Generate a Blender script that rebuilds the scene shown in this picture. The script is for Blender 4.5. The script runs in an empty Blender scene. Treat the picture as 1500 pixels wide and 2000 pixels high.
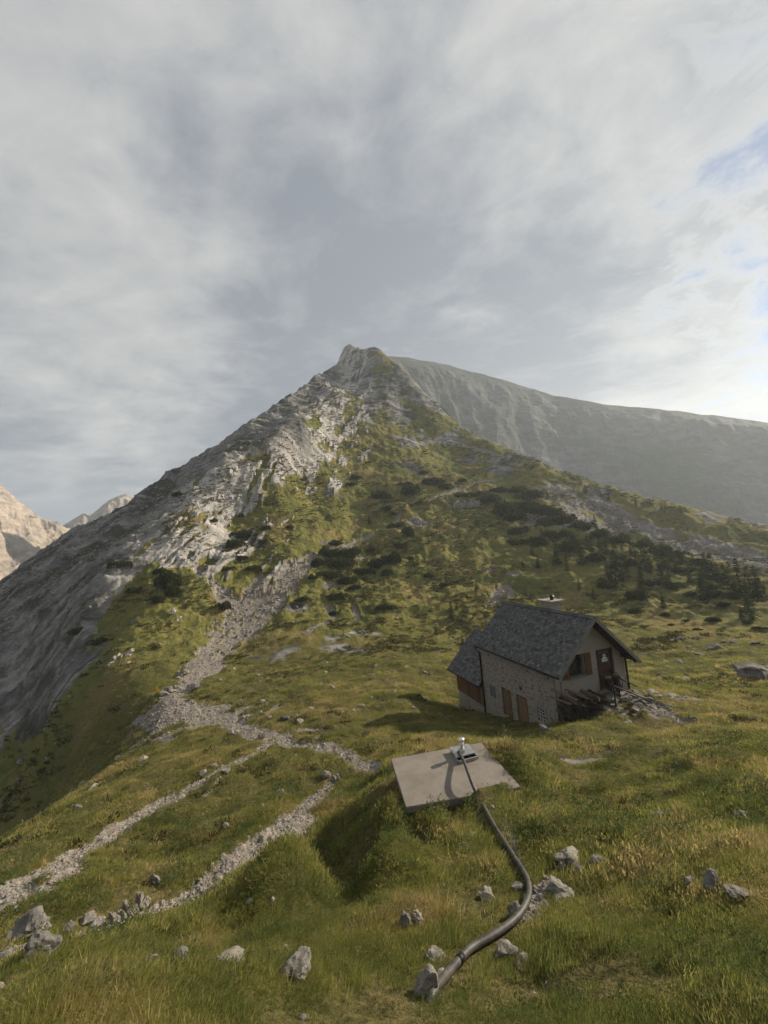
import bpy, bmesh, math, random
import numpy as np
from mathutils import Vector, Matrix, Euler, noise as mnoise

random.seed(7); RNG = np.random.default_rng(7)
scene = bpy.context.scene
COL = scene.collection

# ------------------------------------------------------------------ camera
FPX, PITCH, ROLL = 760.0, 0.1006, 0.079            # focal length in pixels of the 1500 px wide photograph
_f = np.array([0, math.cos(PITCH), math.sin(PITCH)])
_r0 = np.array([1.0, 0, 0]); _u0 = np.array([0, -math.sin(PITCH), math.cos(PITCH)])
_up = _u0 * math.cos(ROLL) + _r0 * math.sin(ROLL)
_ri = _r0 * math.cos(ROLL) - _u0 * math.sin(ROLL)
cd = bpy.data.cameras.new('camera'); cam = bpy.data.objects.new('camera', cd); COL.objects.link(cam)
cam.matrix_world = Matrix(((_ri[0], _up[0], -_f[0], 0), (_ri[1], _up[1], -_f[1], 0), (_ri[2], _up[2], -_f[2], 0), (0, 0, 0, 1)))
cd.sensor_fit = 'HORIZONTAL'; cd.sensor_width = 36; cd.lens = 36 * FPX / 1500
cd.clip_start = 0.05; cd.clip_end = 8000
scene.camera = cam

# ------------------------------------------------------------------ light, sky, exposure
SUN_AZ, SUN_EL = math.radians(62), math.radians(25)
SUN_DIR = Vector((math.sin(SUN_AZ) * math.cos(SUN_EL), math.cos(SUN_AZ) * math.cos(SUN_EL), math.sin(SUN_EL)))
sl = bpy.data.lights.new('sun', 'SUN'); so = bpy.data.objects.new('sun', sl); COL.objects.link(so)
sl.energy = 5.0; sl.angle = math.radians(0.53); sl.color = (1.0, 0.87, 0.70)
so.rotation_euler = (-SUN_DIR).to_track_quat('-Z', 'Y').to_euler()
vs = scene.view_settings
vs.view_transform = 'Standard'; vs.look = 'None'; vs.gamma = 1; vs.use_curve_mapping = False
vs.exposure = 0.88
cy = scene.cycles
cy.use_denoising = True; cy.max_bounces = 5; cy.diffuse_bounces = 2; cy.glossy_bounces = 2
cy.transmission_bounces = 3; cy.transparent_max_bounces = 6; cy.volume_bounces = 1
cy.use_adaptive_sampling = True; cy.adaptive_threshold = 0.02
cy.caustics_reflective = False; cy.caustics_refractive = False
cy.sample_clamp_indirect = 4

class NT:
    """tiny node helper"""
    def __init__(s, tree): s.t = tree; s.t.nodes.clear()
    def n(s, typ, ins=None, **kw):
        nd = s.t.nodes.new(typ)
        for k, v in kw.items(): setattr(nd, k, v)
        for k, v in (ins or {}).items():
            sk = nd.inputs[k]
            if isinstance(v, bpy.types.NodeSocket): s.t.links.new(v, sk)
            else: sk.default_value = v
        return nd
    def math(s, op, a, b=0.0, c=0.0, clamp=False):
        nd = s.n('ShaderNodeMath', {0: a, 1: b, 2: c}, operation=op); nd.use_clamp = clamp; return nd.outputs[0]
    def mix(s, fac, a, b, blend='MIX'):
        nd = s.n('ShaderNodeMix', data_type='RGBA', blend_type=blend)
        for sk, v in ((nd.inputs[0], fac), (nd.inputs[6], a), (nd.inputs[7], b)):
            if isinstance(v, bpy.types.NodeSocket): s.t.links.new(v, sk)
            elif sk.type == 'RGBA': sk.default_value = (*v[:3], 1)
            else: sk.default_value = v
        return nd.outputs[2]
    def ramp(s, x, lo, hi, a=0.0, b=1.0):
        nd = s.n('ShaderNodeMapRange', {0: x, 1: lo, 2: hi, 3: a, 4: b}, interpolation_type='SMOOTHSTEP'); return nd.outputs[0]
    def noise(s, vec, scale, detail=6, rough=0.6, dist=0.0, col=False):
        nd = s.n('ShaderNodeTexNoise', {'Scale': scale, 'Detail': detail, 'Roughness': rough, 'Distortion': dist})
        if vec is not None: s.t.links.new(vec, nd.inputs['Vector'])
        return nd.outputs['Color' if col else 'Fac']
    def vmath(s, op, a, b=None):
        nd = s.n('ShaderNodeVectorMath', operation=op)
        for i, v in ((0, a), (1, b)):
            if v is None: continue
            if isinstance(v, bpy.types.NodeSocket): s.t.links.new(v, nd.inputs[i])
            else: nd.inputs[i].default_value = v
        return nd
    def map(s, vec, scale=(1, 1, 1), rot=(0, 0, 0), loc=(0, 0, 0)):
        nd = s.n('ShaderNodeMapping', {'Vector': vec, 'Scale': scale, 'Rotation': rot, 'Location': loc}); return nd.outputs[0]

w = bpy.data.worlds.new('World'); scene.world = w; w.use_nodes = True
MX, MY = 7.9, 3.3
SKX, SKY = 11.2, 4.9
def build_sky():
    k = NT(w.node_tree)
    out = k.n('ShaderNodeOutputWorld'); bg = k.n('ShaderNodeBackground', {'Strength': 0.056})
    k.t.links.new(bg.outputs[0], out.inputs[0])
    sky = k.n('ShaderNodeTexSky', sky_type='NISHITA', sun_disc=False, sun_elevation=SUN_EL, sun_rotation=SUN_AZ,
              altitude=1900, air_density=1.0, dust_density=0.4, ozone_density=1.5)
    d = k.n('ShaderNodeTexCoord').outputs['Generated']
    sep = k.n('ShaderNodeSeparateXYZ', {0: d})
    den = k.math('ADD', k.math('MAXIMUM', sep.outputs[2], 0.0), 0.14)
    px = k.math('DIVIDE', sep.outputs[0], den); py = k.math('DIVIDE', sep.outputs[1], den)
    P = k.n('ShaderNodeCombineXYZ', {0: px, 1: py, 2: 0.0}).outputs[0]
    P = k.vmath('ADD', P, k.vmath('MULTIPLY', k.vmath('SUBTRACT', k.noise(P, 0.9, 3, 0.5, 0, True), (0.5, 0.5, 0.5)).outputs[0], (0.4, 0.4, 0)).outputs[0]).outputs[0]
    big = k.noise(k.map(P, loc=(SKX, SKY, 0)), 0.42, 3, 0.5, 0.3)
    mid = k.noise(k.map(P, loc=(MX, MY, 0)), 1.5, 9, 0.6, 0.2)
    fine = k.noise(k.map(P, loc=(8.3, 0.4, 0), rot=(0, 0, 0.6), scale=(1, 1.4, 1)), 4.6, 12, 0.64, 0.35)
    sd = k.vmath('DOT_PRODUCT', d, tuple(SUN_DIR)).outputs['Value']
    # cover: the sheet of cloud tears open towards the sun
    cov = k.math('ADD', k.math('MULTIPLY', mid, 0.55), k.math('MULTIPLY', fine, 0.55))
    cov = k.math('ADD', cov, k.math('MULTIPLY', big, 0.25))
    thr = k.math('ADD', 0.42, k.math('MULTIPLY', k.ramp(sd, 0.86, 0.985), 0.20))
    dc = k.math('SUBTRACT', cov, thr)
    cover = k.ramp(dc, -0.05, 0.11)
    edge = k.ramp(dc, 0.20, 0.02)
    # thickness seen from below: grey where thick, bright where thin
    shade = k.math('ADD', k.math('MULTIPLY', big, 0.55), k.math('MULTIPLY', mid, 0.45))
    thin = k.ramp(shade, 0.565, 0.405)
    thin = k.math('ADD', thin, k.math('MULTIPLY', k.math('SUBTRACT', fine, 0.5), 1.6))
    thin = k.math('MAXIMUM', k.math('MULTIPLY', thin, 0.8), k.math('MULTIPLY', edge, 0.9))
    cc = k.mix(k.math('MULTIPLY', thin, 1.0, clamp=True), (2.15, 2.45, 3.05), (5.9, 5.95, 6.0))
    glow = k.math('ADD', 1.0, k.math('MULTIPLY', k.math('POWER', k.math('MAXIMUM', sd, 0.0), 9.0), 0.12))
    cc = k.mix(1.0, cc, k.n('ShaderNodeCombineXYZ', {0: glow, 1: k.math('MULTIPLY', glow, 0.985), 2: k.math('MULTIPLY', glow, 0.95)}).outputs[0], 'MULTIPLY')
    c = k.mix(k.math('MULTIPLY', cover, 0.97), sky.outputs[0], cc)
    k.t.links.new(c, bg.inputs[0])
build_sky()

# ------------------------------------------------------------------ maths helpers
def ray(u, v): return _f + (u - 750) / FPX * _ri + (1000 - v) / FPX * _up
def az_e(u, v):
    d = ray(u, v); h = math.hypot(d[0], d[1]); return math.atan2(d[0], d[1]), d[2] / h
def pix(P):
    P = np.asarray(P); dd = P @ _f
    return 750 + FPX * (P @ _ri) / dd, 1000 - FPX * (P @ _up) / dd
def sstep(x, a, b):
    t = np.clip((x - a) / (b - a), 0, 1); return t * t * (3 - 2 * t)
def perlin(x, y, seed=0):
    r = np.random.default_rng(seed); perm = np.tile(r.permutation(256), 3); ang = r.random(256) * 2 * np.pi
    gx, gy = np.cos(ang), np.sin(ang)
    xi = np.floor(x).astype(np.int64); yi = np.floor(y).astype(np.int64); xf = x - xi; yf = y - yi
    xi &= 255; yi &= 255
    u = xf * xf * xf * (xf * (xf * 6 - 15) + 10); v = yf * yf * yf * (yf * (yf * 6 - 15) + 10)
    def g(ix, iy, fx, fy):
        h = perm[perm[ix] + iy]; return gx[h] * fx + gy[h] * fy
    a = g(xi, yi, xf, yf); b = g(xi + 1, yi, xf - 1, yf); c = g(xi, yi + 1, xf, yf - 1); d = g(xi + 1, yi + 1, xf - 1, yf - 1)
    return ((a + (b - a) * u) * (1 - v) + (c + (d - c) * u) * v) * 1.5
def fbm(x, y, wl, octs, rough=0.5, seed=0, spacing=None, ridged=False):
    """sum of octaves starting at wavelength wl; octaves finer than the grid fade out"""
    s = 0.0; amp = 1.0
    for i in range(octs):
        l = wl / 2 ** i
        n = perlin(x / l + 17.3 * i, y / l - 9.1 * i, seed + i)
        if ridged: n = 1 - 2 * np.abs(n)
        if spacing is not None: n = n * sstep(l / spacing, 1.5, 3.5)
        s = s + amp * n; amp *= rough
    return s
def rbf(pts, vals, c=0.05, reg=1e-4):
    pts = np.asarray(pts); n = len(pts)
    D = np.sqrt(((pts[:, None] - pts[None]) ** 2).sum(-1) + c * c)
    A = np.zeros((n + 3, n + 3)); A[:n, :n] = D - reg * np.eye(n); A[:n, n] = 1; A[:n, n + 1:] = pts; A[n, :n] = 1; A[n + 1:, :n] = pts.T
    wv = np.linalg.solve(A, np.concatenate([vals, np.zeros(3)]))
    def ev(q):
        out = np.empty(len(q))
        for i in range(0, len(q), 20000):
            b = q[i:i + 20000]
            out[i:i + 20000] = np.sqrt(((b[:, None] - pts[None]) ** 2).sum(-1) + c * c) @ wv[:n] + wv[n] + b @ wv[n + 1:]
        return out
    return ev
def bilin(G, fi, fj):
    i = np.clip(np.floor(fi).astype(int), 0, G.shape[0] - 2); j = np.clip(np.floor(fj).astype(int), 0, G.shape[1] - 2)
    a = np.clip(fi - i, 0, 1); b = np.clip(fj - j, 0, 1)
    return (G[i, j] * (1 - a) + G[i + 1, j] * a) * (1 - b) + (G[i, j + 1] * (1 - a) + G[i + 1, j + 1] * a) * b

def tag(o, label=None, cat=None, group=None, kind=None):
    if label: o['label'] = label
    if cat: o['category'] = cat
    if group: o['group'] = group
    if kind: o['kind'] = kind
    return o
def link(name, me, mats=None, parent=None):
    if mats is not None:
        for m in (mats if isinstance(mats, (list, tuple)) else [mats]): me.materials.append(m)
    o = bpy.data.objects.new(name, me); COL.objects.link(o)
    if parent is not None: o.parent = parent
    return o
def empty(name, loc=(0, 0, 0), rz=0.0):
    o = bpy.data.objects.new(name, None); COL.objects.link(o); o.location = loc; o.rotation_euler = (0, 0, rz)
    o.empty_display_size = 0.3; return o

# ------------------------------------------------------------------ materials
def mat(name):
    m = bpy.data.materials.new(name); m.use_nodes = True
    k = NT(m.node_tree); out = k.n('ShaderNodeOutputMaterial'); b = k.n('ShaderNodeBsdfPrincipled', {'Roughness': 0.9})
    b.inputs['Specular IOR Level'].default_value = 0.2
    k.t.links.new(b.outputs[0], out.inputs[0])
    return m, k, b
def simple(name, c1, c2, scale=6.0, rough=0.85, bump=0.3, stretch=(1, 1, 1), spec=0.2, metal=0.0, bdist=0.02, coord='Object', detail=6):
    m, k, b = mat(name)
    co = k.map(k.n('ShaderNodeTexCoord').outputs[coord], scale=stretch)
    n = k.noise(co, scale, detail, 0.62)
    oi = k.n('ShaderNodeObjectInfo').outputs['Random']
    f = k.math('ADD', k.ramp(n, 0.3, 0.7), k.math('MULTIPLY', k.math('SUBTRACT', oi, 0.5), 0.35), clamp=True)
    k.t.links.new(k.mix(f, c1, c2), b.inputs['Base Color'])
    b.inputs['Roughness'].default_value = rough; b.inputs['Metallic'].default_value = metal
    b.inputs['Specular IOR Level'].default_value = spec
    if bump:
        bp = k.n('ShaderNodeBump', {'Height': k.noise(co, scale * 3, 5, 0.65), 'Strength': bump, 'Distance': bdist})
        k.t.links.new(bp.outputs[0], b.inputs['Normal'])
    return m
# ------------------------------------------------------------------ terrain: heights from surveyed points
def far(r): return r if r < 50 else 50 * (r / 50) ** 0.70
CTRL = []
def C(u, *vr):
    for v, r in vr: CTRL.append((u, v, far(r)))
C(0, (2000, 4.0), (1920, 5.4), (1862, 7.6), (1740, 11.5), (1668, 17.5), (1600, 59), (1520, 74), (1450, 87), (1400, 98), (1300, 112), (1200, 145))
C(150, (1980, 3.8), (1880, 5.6), (1825, 8.2), (1640, 15.5), (1558, 23.5), (1500, 44), (1440, 50), (1340, 68), (1250, 83), (1150, 114))
C(70, (1615, 20), (1560, 53), (1490, 65)); C(215, (1480, 36), (1430, 42)); C(300, (1980, 3.6), (1830, 6.2), (1768, 8.7), (1640, 14), (1500, 24), (1410, 35), (1350, 43), (1280, 54))
C(450, (1980, 3.5), (1820, 5.8), (1640, 11.6), (1500, 19), (1420, 28), (1330, 42), (1250, 58), (1180, 72), (1100, 90), (1000, 122))
C(600, (1980, 3.5), (1800, 5.5), (1540, 14.5), (1480, 18), (1430, 22.5), (1340, 34), (1270, 48), (1200, 64), (1100, 92), (1000, 130), (950, 150), (900, 166))
C(640, (950, 154), (900, 177), (850, 206))
C(683, (674, 432)); C(685, (722, 375), (760, 315), (830, 232), (900, 190), (1000, 142), (1100, 98), (1200, 64), (1270, 47), (1340, 33))
C(760, (1980, 3.5), (1850, 4.7), (1740, 5.9), (1660, 7.2), (1445, 18))
C(720, (1530, 13.0)); C(650, (1528, 14.5)); C(575, (1592, 11.8), (1690, 7.7)); C(520, (1640, 10.6)); C(460, (1685, 9.6), (1745, 7.8)); C(390, (1728, 9.1), (1775, 7.8))
C(800, (1400, 23), (1340, 31), (1290, 41), (1268, 47), (1200, 62), (1100, 94), (1000, 138), (900, 200), (800, 292))
C(900, (1980, 3.5), (1850, 4.7), (1740, 5.9), (1640, 7.8), (1590, 9.0))
C(900, (1290, 41), (1260, 50), (1200, 64), (1150, 78), (1100, 95), (1040, 122), (985, 155), (930, 200), (880, 248))
C(1000, (1240, 56), (1200, 66), (1150, 80), (1100, 96), (1050, 120), (1000, 148), (950, 190))
C(1100, (1980, 3.4), (1850, 4.55), (1740, 5.7), (1640, 7.5), (1550, 11), (1470, 15.3), (1428, 18.6))
C(1100, (1190, 66), (1150, 80), (1100, 97), (1050, 120), (1000, 150), (960, 190))
C(1200, (1230, 52), (1180, 70), (1120, 92), (1075, 110), (1050, 160), (1000, 190))
C(1300, (1980, 3.3), (1850, 4.3), (1740, 5.4), (1640, 7.2), (1550, 10.5), (1470, 15), (1400, 21), (1350, 28), (1310, 37), (1240, 52), (1190, 70), (1130, 92), (1094, 108), (1078, 160), (1040, 190))
C(1400, (1330, 32), (1260, 46), (1200, 66), (1150, 86), (1118, 104), (1100, 155), (1060, 190))
C(1500, (1980, 3.2), (1850, 4.1), (1740, 5.1), (1640, 6.6), (1550, 9.6), (1470, 13.8), (1400, 22), (1320, 32), (1260, 45), (1210, 64), (1160, 84), (1132, 102), (1112, 155), (1070, 195))
# hut surroundings (foot of the walls, mound in front of the cellar wall)
C(1096, (1415, 21.2)); C(951, (1392, 27.0)); C(893, (1375, 30.5)); C(1225, (1345, 24.3)); C(1020, (1418, 22.5))
C(1000, (1450, 17.5)); C(1060, (1432, 19.5)); C(900, (1432, 19.5)); C(1160, (1408, 19.8)); C(1240, (1385, 22.0)); C(1290, (1395, 21.3))
# left ridge crest (edge between meadow and the shaded slabs) and skyline of the slabs behind it
CREST = [(120, 1372, 57), (200, 1302, 56), (280, 1230, 61), (305, 1150, 69), (305, 1090, 79), (330, 1030, 88), (385, 965, 97), (440, 928, 100), (540, 880, 110), (600, 825, 132), (640, 762, 172), (661, 714, 222)]
SKY_L = [(240, 1012, 113), (322, 952, 118), (430, 878, 126), (500, 830, 138), (560, 788, 156), (640, 728, 203)]
SKY_R = [(762, 705, 400), (800, 742, 380), (830, 775, 350), (880, 822, 315), (940, 862, 285), (1000, 890, 258), (1100, 932, 234), (1200, 960, 222), (1300, 985, 228), (1400, 1010, 240), (1500, 1037, 258)]
def dense(L, step=22):
    out = []
    for (u0, v0, r0), (u1, v1, r1) in zip(L[:-1], L[1:]):
        n = max(1, int(math.hypot(u1 - u0, v1 - v0) / step))
        for i in range(n): t = i / n; out.append((u0 + (u1 - u0) * t, v0 + (v1 - v0) * t, math.exp(math.log(r0) * (1 - t) + math.log(r1) * t)))
    return out + [L[-1]]
SKY_L = [(0, 1158, 115), (75, 1108, 115), (150, 1062, 115)] + SKY_L + [(655, 712, 222)]
CREST, SKY_L, SKY_R = dense(CREST), dense(SKY_L), dense(SKY_R)
cu = sorted(CREST[12:] if False else [c for c in CREST if c[0] > 310]); su = sorted(SKY_L)
for u in range(325, 652, 24):
    vc, rc = np.interp(u, [c[0] for c in cu], [c[1] for c in cu]), np.interp(u, [c[0] for c in cu], [c[2] for c in cu]); v2, r2 = np.interp(u, [c[0] for c in su], [c[1] for c in su]), np.interp(u, [c[0] for c in su], [c[2] for c in su])
    for t in (0.35, 0.7): CTRL.append((u, vc + (v2 - vc) * t, rc + (r2 - rc) * t))
for u, v, r in CREST + SKY_L: CTRL.append((u, v, r))
for u, v, r in SKY_R: CTRL.append((u, v, far(r)))
for u, v, r in ((662, 704, 228), (668, 684, 229), (675, 676, 230), (700, 685, 230), (722, 697, 230), (745, 706, 229)): CTRL.append((u, v, r))
TH, LR, ZZ = [], [], []
def addp(th, r, z): TH.append(th); LR.append(math.log(r)); ZZ.append(z)
for u, v, r in CTRL:
    th, e = az_e(u, v); addp(th, r, e * r)
# backs of the ridges, out of sight, and the country outside the frame
for u, v, r in SKY_L:
    th, e = az_e(u, v); addp(th, r * 1.14, e * r - 0.10 * r); addp(th, r * 1.7, e * r - 0.75 * r)
for u, v, r in SKY_R + [(664, 700, 436), (672, 681, 440), (685, 675, 440), (700, 685, 440), (722, 697, 440), (745, 706, 436)]:
    th, e = az_e(u, v); r = far(r); addp(th, r * 1.10, e * r - 0.07 * r); addp(th, r * 1.45, e * r - 0.45 * r)
for th in np.radians([-50, -30, -10, 10, 30, 50]): addp(th, 430, -70); addp(th, 1700, -75)
for dg, zs in ((-58, (-2.0, -4.0, -8, -20, -48, -70, -80)), (-85, (-1.8, -3.2, -6.5, -22, -60, -80, -85)), (-130, (-1.6, -1.6, -3, -12, -45, -70, -80)),
               (-178, (-1.6, -0.4, 2, 6, 10, 0, -60)), (178, (-1.6, -0.4, 2, 6, 10, 0, -60)), (130, (-1.6, -0.8, 0, 1, 2, -10, -60)),
               (85, (-1.75, -2.6, -4.2, -6.0, -4, 5, -40)), (58, (-1.95, -3.7, -5.9, -8.0, -5, 18, -40))):
    for r, z in zip((1.2, 4.5, 12, 40, 110, 300, 1700), zs): addp(math.radians(dg), r, z)
for x_, y_, z_ in ((3.0, 10.5, -5.44), (3.0, 9.2, -5.52), (1.3, 8.95, -5.5), (2.4, 9.0, -5.5), (-0.2, 8.75, -5.58), (0.6, 8.85, -5.5), (-0.7, 10.3, -6.15), (-0.8, 11.2, -6.35), (1.0, 12.1, -6.1), (2.4, 12.0, -5.85), (1.1, 10.2, -5.95), (0.1, 8.3, -5.9), (-0.9, 9.5, -6.05), (-1.6, 9.2, -6.55), (-0.6, 8.2, -5.9), (-1.4, 8.0, -6.4), (-1.0, 7.0, -5.8), (-2.2, 8.2, -6.75), (-1.8, 10.2, -6.95), (-1.4, 11.2, -6.9)):
    addp(math.atan2(x_, y_), math.hypot(x_, y_), z_)
addp(0, 0.7, -1.72); addp(-0.6, 0.7, -1.72); addp(0.6, 0.7, -1.72)
TH, LR, ZZ = map(np.array, (TH, LR, ZZ))
_ev = rbf(np.stack([TH, LR * 0.5], 1), ZZ / (np.exp(LR) + 6))
TFINE = math.radians(51)
th_f = np.linspace(-TFINE, TFINE, 1041)
th_c = np.radians(np.linspace(51, 309, 87))[1:-1]
TH_ALL = np.concatenate([th_f, th_c])              # closes on itself
R_ALL = np.concatenate([np.exp(np.linspace(math.log(0.6), math.log(50), 390))[:-1], np.exp(np.linspace(math.log(50), math.log(330), 400))[:-1], np.exp(np.linspace(math.log(330), math.log(1700), 36))])
def wrap(t): return (t + np.pi) % (2 * np.pi) - np.pi
cg_t = np.linspace(-np.pi, np.pi, 721); cg_l = np.linspace(math.log(0.55), math.log(1750), 330)
gg = np.stack(np.meshgrid(cg_t, cg_l * 0.5, indexing='ij'), -1).reshape(-1, 2)
CG = _ev(gg).reshape(len(cg_t), len(cg_l))
def z_smooth(th, r):
    fi = (wrap(th) + np.pi) / (2 * np.pi) * (len(cg_t) - 1); fj = (np.log(r) - cg_l[0]) / (cg_l[-1] - cg_l[0]) * (len(cg_l) - 1)
    return bilin(CG, fi, fj) * (r + 6)
# ---- the grid
Tg, Rg = np.meshgrid(TH_ALL, R_ALL, indexing='ij'); nT, nR = Tg.shape
X = np.sin(Tg) * Rg; Y = np.cos(Tg) * Rg; Z0 = z_smooth(Tg, Rg)
def seg_hits(u, v, Zt=None):
    """first place where the sight line through pixel (u, v) of the photograph meets the ground"""
    th, e = az_e(u, v); Zt = Z0 if Zt is None else Zt
    fi = np.interp(th, th_f, np.arange(len(th_f))); i = min(int(fi), len(th_f) - 2); a = fi - i
    z = Zt[i] * (1 - a) + Zt[i + 1] * a; over = np.nonzero(z >= e * R_ALL)[0]
    j = over[0] if len(over) else np.argmin(np.abs(z - e * R_ALL)); j = max(j, 1)
    d0 = e * R_ALL[j - 1] - z[j - 1]; d1 = z[j] - e * R_ALL[j]; t = d0 / (d0 + d1) if d0 + d1 > 0 else 0
    r = R_ALL[j - 1] + (R_ALL[j] - R_ALL[j - 1]) * min(max(t, 0), 1)
    return Vector((math.sin(th) * r, math.cos(th) * r, e * r))
# ---- what the ground is made of
cr_t = []; cr_l = []
for u, v, r in CREST: th, e = az_e(u, v); cr_t.append(th); cr_l.append(math.log(r))
lnR = np.log(Rg)
dth = np.interp(lnR, cr_l, cr_t) - Tg                     # >0 : on the slab side of the crest
spacing = np.maximum(Rg * (th_f[1] - th_f[0]), 0.01) * 1.2
spacing = np.where(np.abs(wrap(Tg)) > TFINE + 0.001, np.maximum(Rg * 0.05, 0.3), spacing)
nA = fbm(X, Y, 26, 5, 0.55, 11)
rb_ = np.interp(Tg, [az_e(0, 1450)[0], az_e(60, 1410)[0], az_e(120, 1372)[0], az_e(200, 1302)[0]], [73, 66, 58, 54])
slab = sstep(dth * Rg + nA * 7, -4, 6) * sstep(Rg + nA * 3, rb_ - 3, rb_ + 3)
pa = seg_hits(40, 1300); pb = seg_hits(268, 1122); S_ = (pb - pa); s_ang = math.atan2(S_.y, S_.x)
ca, sa = math.cos(s_ang), math.sin(s_ang)
along = X * ca + Y * sa; across = -X * sa + Y * ca
# limestone near the crest on the meadow side, in ribs running down the slope
near_crest = sstep(dth * Rg, -26, -1) * sstep(Rg, 62, 76)
qa = seg_hits(448, 972); qb = seg_hits(484, 915); r_ang = math.atan2(qb.y - qa.y, qb.x - qa.x)
ral = X * math.cos(r_ang) + Y * math.sin(r_ang); rac = -X * math.sin(r_ang) + Y * math.cos(r_ang)
ribn = fbm(rac, ral * 0.25, 3.6, 4, 0.6, 31, None)
rib = sstep(ribn + near_crest * 1.05, 0.56, 0.80) * sstep(Rg, 60, 78) * sstep(near_crest, 0.02, 0.2)
top = sstep(Rg + nA * 26, 118, 185)                       # stony upper mountain
rimr = sstep(Tg, 0.16, 0.2) * sstep(Rg, 150, 165)
scree_n = fbm(X * 0.6, Y, 11, 5, 0.6, 51)
rock = np.maximum(slab, np.maximum(rib, sstep(top * 1.1 + scree_n * 0.8, 0.35, 1.0)))
# scree gully on the right beyond the tree covered rib
gul_t = (sstep(Tg, 0.27, 0.42) * sstep(Rg, 90, 97) * (1 - sstep(Rg, 122, 138)))
scree = np.maximum(sstep(gul_t * 0.9 + scree_n * 0.5, 0.45, 0.9), sstep(scree_n, 0.62, 0.9) * sstep(Rg, 45, 60) * 0.9)
# ---- tracks: (pixel polyline with widths in pixels)
TRACKS = [
 [(350, 1348, 32), (385, 1318, 40), (415, 1280, 52), (440, 1252, 58), (470, 1222, 74), (500, 1192, 76), (530, 1162, 60), (560, 1135, 50), (588, 1108, 36), (612, 1092, 16), (650, 1078, 9), (700, 1056, 8), (748, 1040, 7)],
 [(470, 1205, 40), (448, 1172, 36), (425, 1145, 24), (395, 1118, 18), (365, 1088, 12)],
 [(475, 1190, 34), (492, 1158, 26), (508, 1130, 28)], [(520, 1180, 10), (545, 1125, 8), (575, 1098, 12)],
 [(352, 1345, 34), (325, 1372, 40), (318, 1395, 62), (370, 1392, 60), (440, 1405, 46), (510, 1432, 40), (590, 1450, 38), (670, 1470, 34), (715, 1490, 34), (745, 1498, 24)],
 [(510, 1428, 12), (570, 1424, 10), (634, 1424, 12), (615, 1445, 12)],
 [(520, 1455, 16), (500, 1472, 18), (430, 1500, 26), (380, 1532, 30), (310, 1568, 34), (230, 1615, 36), (130, 1675, 46), (40, 1735, 66), (-30, 1775, 80)],
 [(650, 1528, 14), (620, 1555, 30), (575, 1592, 54), (520, 1640, 60), (460, 1685, 66), (390, 1728, 66), (300, 1768, 50), (220, 1800, 46), (110, 1838, 70), (0, 1862, 90)],
 [(300, 1400, 26), (262, 1410, 10)], [(430, 1520, 14), (400, 1552, 12)],
 [(842, 975, 8), (880, 962, 9), (930, 946, 8), (985, 930, 6)], [(862, 968, 6), (880, 990, 6)], [(790, 992, 6), (772, 1022, 7), (752, 1040, 6)],
 [(1228, 1362, 40), (1268, 1378, 44), (1305, 1396, 34), (1355, 1408, 20)],
 [(1150, 1640, 10), (1205, 1632, 14), (1245, 1618, 6)], [(985, 1600, 20), (1005, 1640, 22), (1020, 1690, 16)],
 [(1040, 1790, 24), (1060, 1740, 22), (1090, 1700, 20)], [(1000, 900, 8), (880, 850, 10), (800, 870, 12)],
 [(600, 1240, 14), (640, 1222, 10)], [(640, 1195, 20), (655, 1212, 14)], [(690, 1195, 14), (700, 1215, 10)], [(960, 1180, 14), (985, 1150, 26), (1000, 1168, 16)],
]
gravel = np.zeros_like(Rg); wob = fbm(X, Y, 3.0, 6, 0.65, 71) * 0.6
inview = Tg > -2
for tr in TRACKS:
    P = [(seg_hits(u, v), wd) for u, v, wd in tr]
    for (p, w0), (q, w1) in zip(P[:-1], P[1:]):
        w0 *= 1.2; w1 *= 1.2; hw0 = w0 * math.hypot(p.x, p.y) / FPX / 2; hw1 = w1 * math.hypot(q.x, q.y) / FPX / 2
        m = max(hw0, hw1) * 3
        sel = (X > min(p.x, q.x) - m) & (X < max(p.x, q.x) + m) & (Y > min(p.y, q.y) - m) & (Y < max(p.y, q.y) + m)
        if not sel.any(): continue
        xs, ys = X[sel], Y[sel]; dx, dy = q.x - p.x, q.y - p.y; L2 = dx * dx + dy * dy + 1e-9
        t = np.clip(((xs - p.x) * dx + (ys - p.y) * dy) / L2, 0, 1)
        dist = np.hypot(xs - p.x - t * dx, ys - p.y - t * dy) / (hw0 + (hw1 - hw0) * t)
        g = sstep(dist + wob[sel] * 0.7, 1.3, 0.6)
        gravel[sel] = np.maximum(gravel[sel], g)
gravel = gravel * (1 - slab) * sstep(fbm(X, Y, 0.9, 4, 0.6, 73) + gravel * 0.9, -0.05, 0.45)
# worn, patchy ground around the track junction
jc = seg_hits(385, 1395); worn = sstep(np.hypot((X - jc.x) / 7.5, (Y - jc.y) / 4.5) + wob * 0.5, 1.1, 0.3)
gravel = np.maximum(gravel, worn * sstep(fbm(X, Y, 1.3, 4, 0.6, 77), -0.15, 0.25) * 0.9)
grassy = (1 - np.clip(gravel, 0, 1)) * (1 - rock)
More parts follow.
